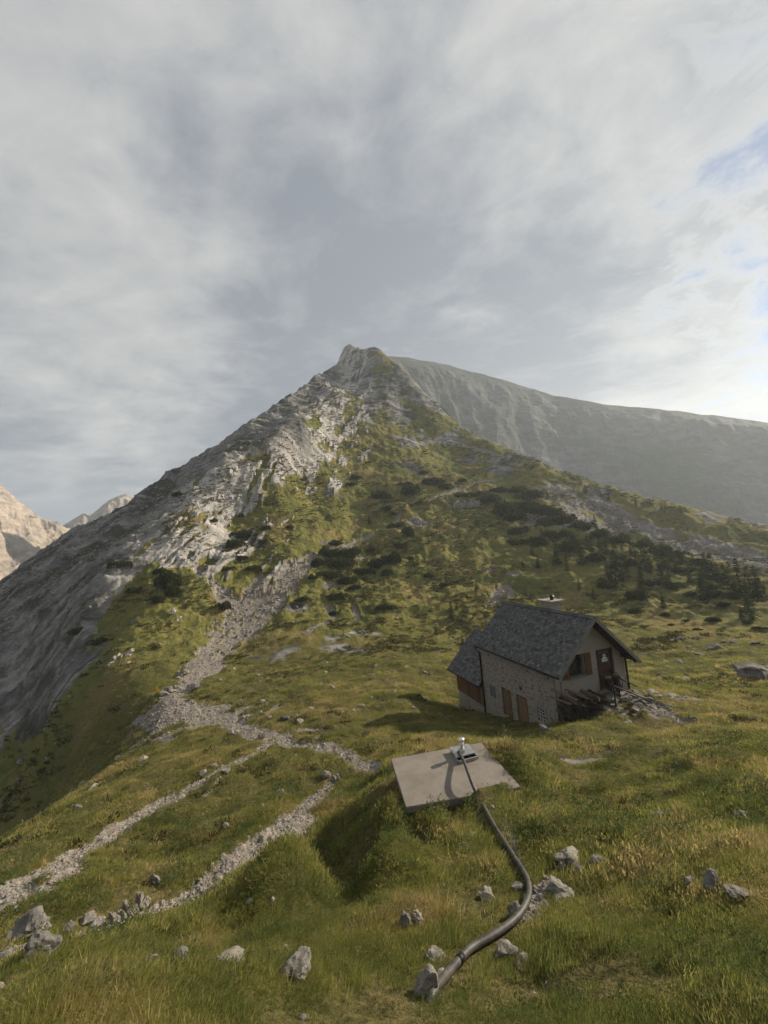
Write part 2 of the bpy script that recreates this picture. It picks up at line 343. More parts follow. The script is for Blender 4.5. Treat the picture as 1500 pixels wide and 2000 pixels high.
# ---- relief
D = np.zeros_like(Rg)
tuss = fbm(X, Y, 1.6, 6, 0.55, 3, spacing)
D += grassy * tuss * 0.12 * sstep(Rg, 1.5, 4)
hum = np.abs(fbm(X, Y, 4.5, 4, 0.5, 5, spacing))
D += grassy * (hum - 0.3) * 0.30 * sstep(Rg, 3, 9)
D += fbm(X, Y, 18, 3, 0.5, 9, spacing) * 0.55 * sstep(Rg, 26, 45) * (1 - rock * 0.5)
D += fbm(X, Y, 60, 3, 0.5, 13, spacing) * 0.7 * sstep(Rg, 62, 110)
terr = fbm(X * 0.28 + nA, Z0 * 1.25, 2.6, 4, 0.55, 15, spacing * 0.5)     # sheep-trod terraces following the contour
D += grassy * terr * 0.85 * sstep(Rg, 46, 70)
D += grassy * fbm(X, Y, 6, 5, 0.6, 16, spacing, True) * 0.42 * sstep(Rg, 46, 70)
D -= gravel * (0.10 + 0.10 * fbm(X, Y, 2.0, 3, 0.5, 19, spacing)) * sstep(Rg, 3, 8)
D += gravel * fbm(X, Y, 0.5, 4, 0.7, 23, spacing) * 0.05
# slabs: bedded limestone, long leaves of rock one above the other
lam = fbm(across + nA * 1.5, along * 0.10, 9, 5, 0.6, 41, spacing * 0.6, True)
lam2 = fbm(across + nA, along * 0.18, 3.0, 4, 0.6, 43, spacing * 0.6, True)
brk = fbm(X, Y, 7, 5, 0.6, 45, spacing, True)
D += slab * fbm(X, Y, 14, 4, 0.6, 59, spacing, True) * 0.9 * sstep(Rg, 52, 80)
D += slab * (lam * 0.8 + lam2 * 0.6 + brk * 0.35) * sstep(Rg, 46, 70)
ribh = (fbm(rac, ral * 0.35, 2.4, 4, 0.6, 33, spacing * 0.6, True) * 0.7 + brk * 0.4 + 0.9) * 0.5
D += rib * ribh * (1 - slab)
D += rock * (1 - slab) * (1 - rib) * (fbm(X, Y, 16, 6, 0.6, 47, spacing, True) * 0.8) * sstep(Rg, 110, 160)
D += scree * fbm(X, Y, 2.5, 4, 0.7, 49, spacing) * 0.35
# turf pressed flat along the hose
HOSE_PX = [(950, 1588), (966, 1620), (988, 1654), (1009, 1688), (1026, 1714), (1035, 1740), (1032, 1766), (1015, 1796), (986, 1822), (950, 1845), (918, 1864), (893, 1892), (868, 1922), (846, 1950)]
hp0 = [seg_hits(938, 1562)] + [seg_hits(u, v) for u, v in HOSE_PX]
sel = (Rg < 10) & (np.abs(Tg) < 0.5); dm = np.full(sel.sum(), 9.0); xs, ys = X[sel], Y[sel]
for p, q in zip(hp0[:-1], hp0[1:]):
    dx, dy = q.x - p.x, q.y - p.y; t = np.clip(((xs - p.x) * dx + (ys - p.y) * dy) / (dx * dx + dy * dy), 0, 1); dm = np.minimum(dm, np.hypot(xs - p.x - t * dx, ys - p.y - t * dy))
D[sel] *= 0.12 + 0.88 * sstep(dm, 0.2, 0.7)
# level ground kept for the hut, cistern and shelter
def pad(cx, cy, rad, soft, z, weight=1.0):
    global Z0, D
    k_ = (1 - sstep(np.hypot(X - cx, Y - cy), rad, rad + soft)) * weight
    Z0 = Z0 * (1 - k_) + z * k_; D = D * (1 - k_)
Z = Z0 + D
# ------------------------------------------------------------------ ground sheet
def grid_mesh(name, X, Y, Z, closed, attrs):
    nT, nR = X.shape
    co = np.stack([X, Y, Z], -1).reshape(-1, 3).astype(np.float32)
    i = np.arange(nT if closed else nT - 1); j = np.arange(nR - 1)
    I, J = np.meshgrid(i, j, indexing='ij'); I2 = (I + 1) % nT
    f = np.stack([I * nR + J, I * nR + J + 1, I2 * nR + J + 1, I2 * nR + J], -1).reshape(-1, 4)
    me = bpy.data.meshes.new(name); me.vertices.add(len(co)); me.vertices.foreach_set('co', co.ravel())
    me.loops.add(f.size); me.loops.foreach_set('vertex_index', f.ravel().astype(np.int32))
    me.polygons.add(len(f)); me.polygons.foreach_set('loop_start', np.arange(0, f.size, 4, dtype=np.int32))
    me.polygons.foreach_set('use_smooth', np.ones(len(f), dtype=bool))
    for nm, a in attrs.items():
        at = me.attributes.new(nm, 'FLOAT', 'POINT'); at.data.foreach_set('value', a.reshape(-1).astype(np.float32))
    me.update(calc_edges=True); me.validate(); return me

def limestone(k, co, base=(0.24, 0.232, 0.215), dark=(0.095, 0.094, 0.092), sc=1.0):
    """weathered grey limestone colour"""
    a = k.noise(co, 0.35 * sc, 8, 0.65, 0.6); b_ = k.noise(co, 2.2 * sc, 7, 0.7)
    c = k.mix(k.ramp(a, 0.35, 0.65), dark, base)
    c = k.mix(k.math('MULTIPLY', k.ramp(b_, 0.5, 0.75), 0.55), c, (0.34, 0.32, 0.29))
    return k.mix(k.math('MULTIPLY', k.ramp(b_, 0.45, 0.25), 0.6), c, (0.075, 0.073, 0.07))

def ground_material():
    m, k, b = mat('alpine_ground')
    co = k.n('ShaderNodeTexCoord').outputs['Object']
    A = lambda n: k.n('ShaderNodeAttribute', attribute_name=n).outputs['Fac']
    rk, gv, sc, dr = A('rock'), A('gravel'), A('scree'), A('dry')
    n1 = k.noise(co, 0.11, 6, 0.6); n2 = k.noise(co, 0.9, 7, 0.65); n3 = k.noise(co, 7.0, 5, 0.7)
    g = k.mix(k.ramp(n1, 0.35, 0.65), (0.092, 0.105, 0.027), (0.142, 0.136, 0.038))
    g = k.mix(k.math('MULTIPLY', k.ramp(n2, 0.45, 0.72), 0.75), g, (0.19, 0.148, 0.058))
    g = k.mix(k.math('MULTIPLY', k.ramp(n2, 0.48, 0.28), 0.8), g, (0.042, 0.046, 0.015))
    g = k.mix(k.math('MULTIPLY', k.ramp(n3, 0.5, 0.75), 0.45), g, (0.20, 0.16, 0.066))
    g = k.mix(k.math('MULTIPLY', k.ramp(n3, 0.46, 0.25), 0.55), g, (0.024, 0.028, 0.010))
    g = k.mix(k.math('MULTIPLY', dr, 0.7), g, (0.21, 0.158, 0.066))
    g = k.mix(k.math('MULTIPLY', A('turf'), 0.75), g, k.mix(k.ramp(n3, 0.4, 0.65), (0.040, 0.036, 0.016), (0.115, 0.092, 0.042)))
    soil = k.mix(k.ramp(n3, 0.35, 0.65), (0.10, 0.078, 0.058), (0.20, 0.165, 0.13))
    st = k.n('ShaderNodeTexVoronoi', {'Vector': co, 'Scale': 5.0, 'Randomness': 1.0})
    stc = k.mix(k.ramp(st.outputs['Distance'], 0.25, 0.6), (0.34, 0.31, 0.275), (0.12, 0.105, 0.09))
    grv = k.mix(k.ramp(n2, 0.3, 0.6), soil, stc)
    grv = k.mix(0.4, grv, (0.25, 0.222, 0.19))
    lime = limestone(k, co)
    # bedding of the slabs: dark mossy and pale stripes, the relief's light and shade put into colour
    sc_ = k.map(k.map(co, rot=(0, 0, -s_ang)), scale=(0.09, 1.0, 0.0))
    b1 = k.noise(sc_, 0.55, 9, 0.72, 0.8); b2 = k.noise(k.map(co, scale=(1, 1, 1)), 0.10, 6, 0.6, 0.5)
    lime = k.mix(k.math('MULTIPLY', k.ramp(b1, 0.50, 0.36), 0.85), lime, (0.035, 0.036, 0.030))
    lime = k.mix(k.math('MULTIPLY', k.ramp(b1, 0.53, 0.64), 0.75), lime, (0.33, 0.325, 0.315))
    lime = k.mix(k.math('MULTIPLY', k.ramp(b2, 0.50, 0.60), 0.8), lime, (0.038, 0.040, 0.024))
    lime = k.mix(k.math('MULTIPLY', A('rib'), 0.9), lime, k.mix(k.ramp(b1, 0.4, 0.6), (0.24, 0.225, 0.20), (0.46, 0.435, 0.395)))
    # moss and turf hold on in the joints of the rock
    mgr = k.ramp(k.math('ADD', gv, k.math('MULTIPLY', k.math('SUBTRACT', n3, 0.5), 0.9)), 0.38, 0.62)
    c = k.mix(mgr, g, grv)
    scm = k.ramp(k.math('ADD', sc, k.math('MULTIPLY', k.math('SUBTRACT', n2, 0.5), 1.3)), 0.45, 0.65)
    c = k.mix(scm, c, k.mix(0.5, stc, lime))
    rkm = k.ramp(k.math('ADD', rk, k.math('MULTIPLY', k.math('SUBTRACT', k.noise(co, 0.45, 8, 0.68), 0.5), 1.5)), 0.42, 0.58)
    c = k.mix(rkm, c, lime)
    k.t.links.new(c, b.inputs['Base Color'])
    hb = k.math('ADD', k.math('MULTIPLY', n3, 0.6), k.math('MULTIPLY', k.noise(co, 28, 4, 0.7), 0.4))
    bp = k.n('ShaderNodeBump', {'Height': hb, 'Strength': 0.55, 'Distance': 0.09})
    bp2 = k.n('ShaderNodeBump', {'Height': k.noise(co, 1.1, 6, 0.68), 'Strength': 0.5, 'Distance': 0.5, 'Normal': bp.outputs[0]})
    k.t.links.new(bp2.outputs[0], b.inputs['Normal'])
    b.inputs['Roughness'].default_value = 1.0; b.inputs['Specular IOR Level'].default_value = 0.05
    return m
dry = np.clip(sstep(fbm(X, Y, 9, 4, 0.55, 61), 0.1, 0.7) * 0.8, 0, 1)
M_GROUND = ground_material()
gm = grid_mesh('ground', X, Y, Z, True, {'rock': rock, 'gravel': gravel, 'scree': scree * (1 - gravel), 'dry': dry, 'rib': rib * (1 - slab), 'turf': 1 - sstep(Rg, 38, 58)})
tag(link('ground', gm, M_GROUND), kind='structure')
def ground(u, v): return seg_hits(u, v, Z)
def zat(x, y):
    th = math.atan2(x, y); r = math.hypot(x, y)
    fi = np.interp(th, th_f, np.arange(len(th_f))); fj = np.interp(r, R_ALL, np.arange(nR))
    return float(bilin(Z[:len(th_f)], np.array([fi]), np.array([fj]))[0])

# ------------------------------------------------------------------ mountains farther off
def mountain_material(name, base, dark, green, amt, strata):
    m, k, b = mat(name)
    co = k.n('ShaderNodeTexCoord').outputs['Object']
    a = k.noise(co, 0.02, 8, 0.62, 0.4); c_ = k.noise(k.map(co, scale=strata), 0.05, 8, 0.68, 0.5); e = k.noise(co, 0.16, 6, 0.7)
    c = k.mix(k.ramp(c_, 0.35, 0.65), dark, base)
    c = k.mix(k.math('MULTIPLY', k.ramp(e, 0.5, 0.75), 0.5), c, tuple(x * 1.5 for x in base))
    c = k.mix(k.math('MULTIPLY', k.ramp(a, 0.42, 0.62), amt), c, green)
    k.t.links.new(c, b.inputs['Base Color'])
    bp = k.n('ShaderNodeBump', {'Height': c_, 'Strength': 0.7, 'Distance': 6.0})
    k.t.links.new(bp.outputs[0], b.inputs['Normal']); b.inputs['Specular IOR Level'].default_value = 0.05
    return m
def ridge(name, sky_pts, t0, t1, nth, nr, widths, rough, matl, seed, behind=0.5, foot=-75.0):
    """a mountain chain as a height field: crest through sky_pts (pixel, pixel, distance)"""
    A_ = [(*az_e(u, v), r) for u, v, r in sky_pts]
    ta = np.array([a[0] for a in A_]); ea = np.array([a[1] for a in A_]); ra = np.array([a[2] for a in A_])
    T = np.linspace(math.radians(t0), math.radians(t1), nth)
    e = np.interp(T, ta, ea); rc = np.interp(T, ta, ra)
    q = np.concatenate([np.linspace(0, 1, nr), 1 + np.linspace(0, 1, nr // 3)[1:]])
    Tm, Q = np.meshgrid(T, q, indexing='ij'); E_ = e[:, None]; RC = rc[:, None]
    Rm = np.where(Q <= 1, RC - widths * (1 - Q), RC + (Q - 1) * widths * behind)
    zc = E_ * RC; up_ = np.clip(Q, 0, 1); dn = np.clip(Q - 1, 0, 1)
    Zm = foot + (zc - foot) * (0.75 * up_ + 0.25 * up_ ** 2.2) - (zc - foot) * dn
    Xm, Ym = np.sin(Tm) * Rm, np.cos(Tm) * Rm
    sp = Rm * (T[1] - T[0])
    gul = fbm(Tm * 700 + 0.3 * perlin(Xm / 60, Ym / 60, seed + 60) * 60, Rm * 0.33, 95, 6, 0.55, seed, sp, True)
    det = fbm(Xm, Ym, 60, 7, 0.58, seed + 20, sp, True)
    fade = np.clip(1 - np.abs(Q - 1) * 9, 0, 1)
    Zm = Zm + (gul * rough + det * rough * 0.6) * (1 - fade) + fbm(Xm, Ym, 26, 5, 0.55, seed + 40, sp) * rough * 0.16 * fade
    me = grid_mesh(name, Xm, Ym, Zm, False, {})
    return tag(link(name, me, matl), kind='structure')
M_FAR = mountain_material('far_limestone', (0.115, 0.12, 0.118), (0.055, 0.06, 0.06), (0.052, 0.064, 0.036), 0.8, (1, 1, 2.6))
M_DIST = mountain_material('distant_limestone', (0.42, 0.35, 0.28), (0.20, 0.175, 0.15), (0.15, 0.14, 0.09), 0.2, (1, 1, 2.2))
ridge('far_mountain', [(560, 800, 430), (700, 700, 420), (745, 694, 430), (800, 699, 450), (870, 711, 470), (960, 735, 490), (1080, 771, 520), (1180, 789, 540), (1300, 800, 565), (1400, 812, 590), (1500, 825, 610), (1700, 850, 650), (2300, 900, 700)],
      -9, 60, 620, 260, 260, 5.5, M_FAR, 101)
ridge('distant_mountain', [(-600, 700, 700), (-250, 820, 720), (-60, 900, 740), (0, 948, 750), (30, 972, 755), (65, 1000, 760), (100, 1022, 770), (130, 1040, 780), (165, 1062, 790), (220, 1090, 800), (400, 1180, 830)], -56, -24, 420, 200, 260, 12.0, M_DIST, 151)
ridge('distant_mountain', [(-100, 1120, 950), (60, 1062, 950), (115, 1032, 960), (140, 1016, 965), (163, 1002, 970), (175, 1008, 970), (190, 996, 972), (215, 976, 975), (246, 963, 980), (262, 971, 980), (282, 992, 985), (330, 1040, 990), (420, 1100, 1000)], -49, -22, 360, 180, 260, 9.0, M_DIST, 181)
# unseen ridge added behind the summit, shaped so its shadow lies on the foot of the distant mountains
ridge('unseen_shadow_ridge', [(470, 905, 632), (505, 850, 640), (560, 822, 650), (620, 808, 668), (700, 790, 715), (760, 790, 750), (820, 830, 800)], -19, 5, 160, 70, 170, 4.0, M_FAR, 211, 0.8)
# ------------------------------------------------------------------ air
def haze_box():
    zlo = float(Z.min()) - 12; zhi = 330.0; s = 1790.0
    bm = bmesh.new(); bmesh.ops.create_cube(bm, size=1); bmesh.ops.scale(bm, vec=(2 * s, 2 * s, zhi - zlo), verts=bm.verts)
    bmesh.ops.translate(bm, vec=(0, 0, (zhi + zlo) / 2), verts=bm.verts)
    me = bpy.data.meshes.new('haze'); bm.to_mesh(me); bm.free()
    m = bpy.data.materials.new('haze_air'); m.use_nodes = True; k = NT(m.node_tree)
    out = k.n('ShaderNodeOutputMaterial'); v = k.n('ShaderNodeVolumePrincipled', {'Color': (0.80, 0.90, 1.0, 1), 'Density': 0.0004, 'Anisotropy': 0.3, 'Density Attribute': '', 'Color Attribute': '', 'Temperature Attribute': ''})
    m.cycles.homogeneous_volume = True
    k.t.links.new(v.outputs[0], out.inputs['Volume'])
    tag(link('haze', me, m), 'thin blue haze filling the air of the valley', None, kind='stuff')
haze_box()
# ------------------------------------------------------------------ mesh builder
class MB:
    def __init__(s): s.v = []; s.f = []; s.t = []
    def quad(s, a, b, c, d, t=0.5): n = len(s.v); s.v += [tuple(a), tuple(b), tuple(c), tuple(d)]; s.f.append((n, n + 1, n + 2, n + 3)); s.t += [t] * 4
    def tri(s, a, b, c, t=0.5): n = len(s.v); s.v += [tuple(a), tuple(b), tuple(c)]; s.f.append((n, n + 1, n + 2)); s.t += [t] * 3
    def hexa(s, p, t=0.5):
        """8 corners: bottom ring 0-3, top ring 4-7"""
        n = len(s.v); s.v += [tuple(q) for q in p]; s.t += [t] * 8
        for f in ((0, 3, 2, 1), (4, 5, 6, 7), (0, 1, 5, 4), (1, 2, 6, 5), (2, 3, 7, 6), (3, 0, 4, 7)): s.f.append(tuple(n + i for i in f))
    def box(s, x0, x1, y0, y1, z0, z1, t=0.5): s.hexa([(x0, y0, z0), (x1, y0, z0), (x1, y1, z0), (x0, y1, z0), (x0, y0, z1), (x1, y0, z1), (x1, y1, z1), (x0, y1, z1)], t)
    def obox(s, M, hx, hy, hz, t=0.5): s.hexa([M @ Vector((a * hx, b * hy, c * hz)) for c in (-1, 1) for a, b in ((-1, -1), (1, -1), (1, 1), (-1, 1))], t)
    def beam(s, p, q, wd, ht, t=0.5, upv=Vector((0, 0, 1))):
        p, q = Vector(p), Vector(q); x = (q - p).normalized(); y = upv.cross(x)
        y = y.normalized() if y.length > 1e-4 else Vector((0, 1, 0)); z = x.cross(y)
        M = Matrix(((x.x, y.x, z.x, (p.x + q.x) / 2), (x.y, y.y, z.y, (p.y + q.y) / 2), (x.z, y.z, z.z, (p.z + q.z) / 2), (0, 0, 0, 1)))
        s.obox(M, (q - p).length / 2, wd / 2, ht / 2, t)
    def tube(s, pts, rad, n=10, caps=True, t=0.5):
        pts = [Vector(p) for p in pts]; rads = rad if isinstance(rad, (list, tuple)) else [rad] * len(pts); base = len(s.v); ref = None
        for i, p in enumerate(pts):
            d = (pts[min(i + 1, len(pts) - 1)] - pts[max(i - 1, 0)]).normalized()
            if ref is None: ref = d.orthogonal().normalized()
            ref = (ref - d * ref.dot(d)).normalized(); o = d.cross(ref)
            for j in range(n):
                a = 2 * math.pi * j / n; s.v.append(tuple(p + (ref * math.cos(a) + o * math.sin(a)) * rads[i])); s.t.append(t)
        for i in range(len(pts) - 1):
            for j in range(n): a = base + i * n + j; b = base + i * n + (j + 1) % n; s.f.append((a, b, b + n, a + n))
        if caps: s.f.append(tuple(base + j for j in reversed(range(n)))); e = base + (len(pts) - 1) * n; s.f.append(tuple(e + j for j in range(n)))
    def mesh(s, name, smooth=False):
        me = bpy.data.meshes.new(name); me.from_pydata(s.v, [], s.f)
        at = me.attributes.new('tone', 'FLOAT', 'POINT'); at.data.foreach_set('value', np.array(s.t, dtype=np.float32))
        if smooth: me.polygons.foreach_set('use_smooth', [True] * len(me.polygons))
        me.update(); return me
    def build(s, name, m, parent=None, smooth=False, kind=None):
        o = link(name, s.mesh(name, smooth), m, parent)
        if kind: o['kind'] = kind
        return o
ORD = 'first second third fourth fifth sixth seventh eighth ninth tenth eleventh twelfth thirteenth fourteenth fifteenth sixteenth seventeenth eighteenth nineteenth twentieth'.split()

# ------------------------------------------------------------------ rocks
def rock_material(name, base, dark, lichen=(0.35, 0.33, 0.29)):
    m, k, b = mat(name)
    g = k.n('ShaderNodeNewGeometry'); co = g.outputs['Position']
    n1 = k.noise(co, 2.0, 8, 0.68, 0.5); n2 = k.noise(co, 11, 6, 0.7); n3 = k.noise(k.map(co, scale=(1, 1, 5), rot=(0.5, 0.5, 0)), 3.0, 6, 0.7)
    c = k.mix(k.ramp(n1, 0.34, 0.62), dark, base)
    c = k.mix(k.math('MULTIPLY', k.ramp(n2, 0.5, 0.72), 0.5), c, lichen)
    c = k.mix(k.math('MULTIPLY', k.ramp(n3, 0.42, 0.25), 0.7), c, (0.07, 0.066, 0.06))
    k.t.links.new(c, b.inputs['Base Color']); b.inputs['Specular IOR Level'].default_value = 0.1
    bp = k.n('ShaderNodeBump', {'Height': k.math('ADD', n2, n3), 'Strength': 0.6, 'Distance': 0.03}); k.t.links.new(bp.outputs[0], b.inputs['Normal'])
    return m
M_ROCK = rock_material('pale_limestone', (0.245, 0.225, 0.195), (0.115, 0.105, 0.092), (0.29, 0.27, 0.235))
M_ROCKD = rock_material('dark_limestone', (0.17, 0.16, 0.145), (0.08, 0.076, 0.07), (0.22, 0.21, 0.18))
M_RIB = rock_material('ridge_limestone', (0.40, 0.375, 0.34), (0.20, 0.19, 0.175), (0.45, 0.43, 0.39))
def rock_mesh(name, seed, sx=1, sy=1, sz=1, sub=3, rough=0.35, cuts=7, smooth=False, spiky=0.0):
    r = random.Random(seed); bm = bmesh.new(); bmesh.ops.create_icosphere(bm, subdivisions=sub, radius=1)
    off = Vector((r.uniform(-99, 99), r.uniform(-99, 99), r.uniform(-99, 99)))
    pl = [(Vector((r.gauss(0, 1), r.gauss(0, 1), r.gauss(0, 0.8))).normalized(), r.uniform(0.38, 0.8)) for _ in range(cuts)]
    for v in bm.verts:
        p = v.co.copy()
        for n, d in pl:
            q = p.dot(n)
            if q > d: p -= n * (q - d) * 0.92
        nv = mnoise.noise(p * 1.7 + off) * 0.6 + mnoise.noise(p * 4.1 + off) * 0.3 + (abs(mnoise.noise(p * 8 + off)) * 0.3 + mnoise.noise(p * 17 + off) * 0.1 if sub > 2 else 0)
        p *= 1 + nv * rough
        if spiky and p.z > -0.2: p.z *= 1 + spiky * (abs(mnoise.noise(Vector((p.x * 2.6, p.y * 4, 0)) + off)) * 2.2 - 0.35)
        v.co = Vector((p.x * sx, p.y * sy, p.z * sz))
    me = bpy.data.meshes.new(name); bm.to_mesh(me); bm.free()
    if smooth: me.polygons.foreach_set('use_smooth', [True] * len(me.polygons))
    return me
def depth_of(P): return float(np.dot(np.array(P), _f))
# (u, v of the foot, width px, height px, label, dark?, tilt)
ROCKS = [
 (838, 1948, 56, 52, 'pale grey boulder beside the lower end of the black hose', 0), (1008, 1790, 34, 40, 'angular pale boulder inside the bend of the hose', 0),
 (955, 1758, 34, 14, 'low flat stone in the grass just left of the hose bend', 0), (1012, 1738, 26, 18, 'small pale stone touching the hose above its bend', 0),
 (567, 1915, 70, 52, 'long slanting pale rock sticking out of the grass at the bottom', 0), (345, 1888, 46, 24, 'right half of the low pale rock pair in the bottom grass', 0),
 (292, 1890, 40, 20, 'left half of the low pale rock pair in the bottom grass', 0), (448, 1886, 74, 24, 'flat grass-grown rock left of the slanting rock at the bottom', 0),
 (300, 1728, 20, 32, 'upright split stone above the lower track', 0), (335, 1722, 26, 10, 'flat stone beside the upright split stone above the track', 0),
 (164, 1806, 34, 28, 'rounded grey boulder at the end of the row of rock fins', 0), (188, 1818, 34, 24, 'ochre-stained block beside the rounded boulder by the lower track', 0),
 (38, 1842, 90, 52, 'big sloping rock at the lower left edge by the track', 1), (72, 1878, 74, 60, 'smooth grey rock below the big sloping rock at the left edge', 1),
 (12, 1885, 60, 30, 'pale rock in the lower left corner of the track', 0), (125, 1825, 26, 30, 'pointed stone at the foot of the lower track', 0), (142, 1850, 22, 28, 'small pointed stone below the ochre-stained block', 0),
 (1122, 1690, 58, 34, 'pale flat-topped boulder in the grass right of the hose', 0), (1172, 1694, 34, 26, 'narrow rock leaning right of the pale flat-topped boulder', 0),
 (1146, 1718, 44, 16, 'long low stone below the pale flat-topped boulder', 0), (1106, 1706, 30, 22, 'block of stone under the left end of the flat-topped boulder', 0),
 (1092, 1752, 54, 28, 'broken grey rock just right of the hose bend', 0), (1066, 1738, 20, 18, 'small stone between the hose bend and the broken grey rock', 0), (1100, 1764, 30, 16, 'pale stone at the foot of the broken grey rock', 0),
 (1406, 1744, 48, 44, 'dark brown boulder in the grass near the right edge', 1), (1462, 1758, 52, 24, 'pale flat stone right of the dark brown boulder', 0),
 (1360, 1738, 30, 24, 'ribbed pale stone left of the dark brown boulder', 0), (1315, 1708, 24, 14, 'small grey stone in the grass above the ribbed pale stone', 1),
 (1456, 1604, 36, 20, 'weathered rock in the meadow at the right edge', 0), (1292, 1600, 34, 16, 'grey rock beside the bare patch in the right meadow', 1),
 (1150, 1772, 16, 12, 'little white stone below the broken grey rock', 0), (1298, 1782, 20, 14, 'little rounded stone right of the middle of the foreground', 0), (1368, 1764, 18, 14, 'small pale stone under the ribbed stone', 0),
 (790, 1820, 28, 42, 'mossy upright rock left of the hose in the grass', 1), (815, 1812, 26, 34, 'grey rock leaning on the mossy upright rock', 0),
 (993, 1872, 44, 26, 'pale rock below the hose in the foreground grass', 0), (1014, 1896, 18, 18, 'small light stone under the pale rock below the hose', 0), (852, 1876, 44, 16, 'flat stone in the grass above the lower boulder of the hose', 0),
 (557, 1408, 20, 18, 'dark lone boulder casting a shadow in the meadow above the junction', 1), (352, 1320, 28, 18, 'pale boulder beside the scree track above the yellow arrow', 0),
 (372, 1350, 26, 22, 'layered rock at the track edge right of the yellow arrow', 0), (335, 1352, 26, 18, 'broken rock between yellow arrow and track', 0), (318, 1358, 20, 14, 'small rock just below the yellow arrow', 0),
 (1480, 1318, 84, 44, 'large grey boulder at the right edge behind the hut', 1), (1406, 1270, 40, 16, 'low grey boulder in the meadow above the large boulder', 1), (1372, 1278, 20, 8, 'small stone left of the low grey boulder in the meadow', 0),
 (1440, 1255, 24, 10, 'grey stone farther up the right meadow, left of another at the edge', 1), (1480, 1258, 20, 8, 'stone at the right edge of the far meadow', 1), (1332, 1250, 18, 12, 'small mossy stone in the middle of the right meadow', 1),
 (1068, 1430, 32, 18, 'grey stone in the shade before the cellar window', 1), (437, 1620, 16, 16, 'small pointed stone in the grass between the two tracks', 0), (552, 1558, 28, 18, 'pale stone above the lower track, left of a second one', 0),
 (579, 1554, 20, 14, 'pale stone above the lower track, right of a second one', 0), (415, 1500, 22, 16, 'stone at the upper edge of the left track', 0), (438, 1512, 26, 14, 'stone at the bend of the left track', 0), (395, 1515, 18, 12, 'small stone left of the bend of the left track', 0),
 (635, 1520, 20, 18, 'rock at the top of the lower track', 0), (655, 1524, 14, 18, 'narrow rock at the top of the lower track', 0), (1325, 1495, 16, 10, 'small whitish stone in the middle of the right meadow', 0), (1262, 1518, 10, 7, 'tiny bright white stone in the meadow right of the slab', 0),
 (150, 1582, 22, 12, 'pale stone on the shaded slope left of the upper track', 0), (92, 1485, 18, 12, 'white stone high on the shaded slope at left', 0), (40, 1490, 26, 16, 'sunlit pale stone at the edge of the shaded slope', 0), (38, 1530, 14, 20, 'narrow pale stone low on the shaded slope', 0),
]
def place_rock(name, u, v, wpx, hpx, m, seed, label, cat='rock', group=None, me=None, rot=None):
    P = ground(u, v); dep = depth_of(P); wm = wpx * dep / FPX / 2; hm = hpx * dep / FPX / 2
    r = random.Random(seed)
    if me is None: me = rock_mesh(name, seed, 1, r.uniform(0.75, 1.1), 1, 4, 0.5, 10); me.materials.append(m)
    o = bpy.data.objects.new(name, me); COL.objects.link(o)
    o.scale = (wm * 1.08, wm * 0.95, hm * 1.0); o.location = P + Vector((0, wm * 0.45, hm * 0.2)); o.rotation_euler = rot or (r.uniform(-0.2, 0.2), r.uniform(-0.25, 0.25), r.uniform(-0.5, 0.5))
    tag(o, label, cat, group); return o
for i, (u, v, wpx, hpx, lb, dk) in enumerate(ROCKS): place_rock('boulder', u, v, wpx, hpx, M_ROCKD if dk else M_ROCK, 900 + i, lb, 'rock', 'limestone boulders in the grass')
# fins of bedrock by the lower track
for i, (u, v, wpx, hpx) in enumerate([(222, 1808, 18, 46), (236, 1800, 14, 34), (248, 1794, 22, 56), (262, 1786, 14, 38), (272, 1776, 17, 50), (283, 1768, 14, 24), (203, 1820, 22, 26)]):
    place_rock('rock_fin', u, v, wpx, hpx, M_ROCK, 700 + i, '%s bedrock fin from the left in the upright row by the lower track' % ORD[[6, 0, 1, 2, 3, 4, 5].index(i)], 'rock', 'upright bedrock fins by the lower track', rot=(random.Random(i).uniform(-0.25, 0.3), random.Random(i + 9).uniform(-0.4, 0.05), random.Random(i + 5).uniform(-0.3, 1.0)))
# limestone ribs of the left ridge
FIN = []
def cluster_mesh(seed):
    """an outcrop: a string of broken leaves of rock standing on edge"""
    r = random.Random(seed); bm = bmesh.new()
    for j in range(16):
        t = r.uniform(-1, 1); sz = r.uniform(0.18, 0.42) * (1.15 - 0.5 * abs(t)); me = rock_mesh('t', seed * 50 + j, sz * r.uniform(0.8, 1.7), sz * r.uniform(0.3, 0.55), sz * r.uniform(0.7, 1.5), 2, 0.4, 8)
        me.transform(Matrix.Translation((t, r.gauss(0, 0.26), r.uniform(-0.1, 0.12))) @ Euler((r.uniform(-0.3, 0.3), r.uniform(-0.5, 0.2), r.uniform(-0.4, 0.4))).to_matrix().to_4x4()); bm.from_mesh(me); bpy.data.meshes.remove(me)
    me = bpy.data.meshes.new('rib_rock'); bm.to_mesh(me); bm.free(); me.materials.append(M_RIB); return me
FIN = [cluster_mesh(300 + i) for i in range(8)]
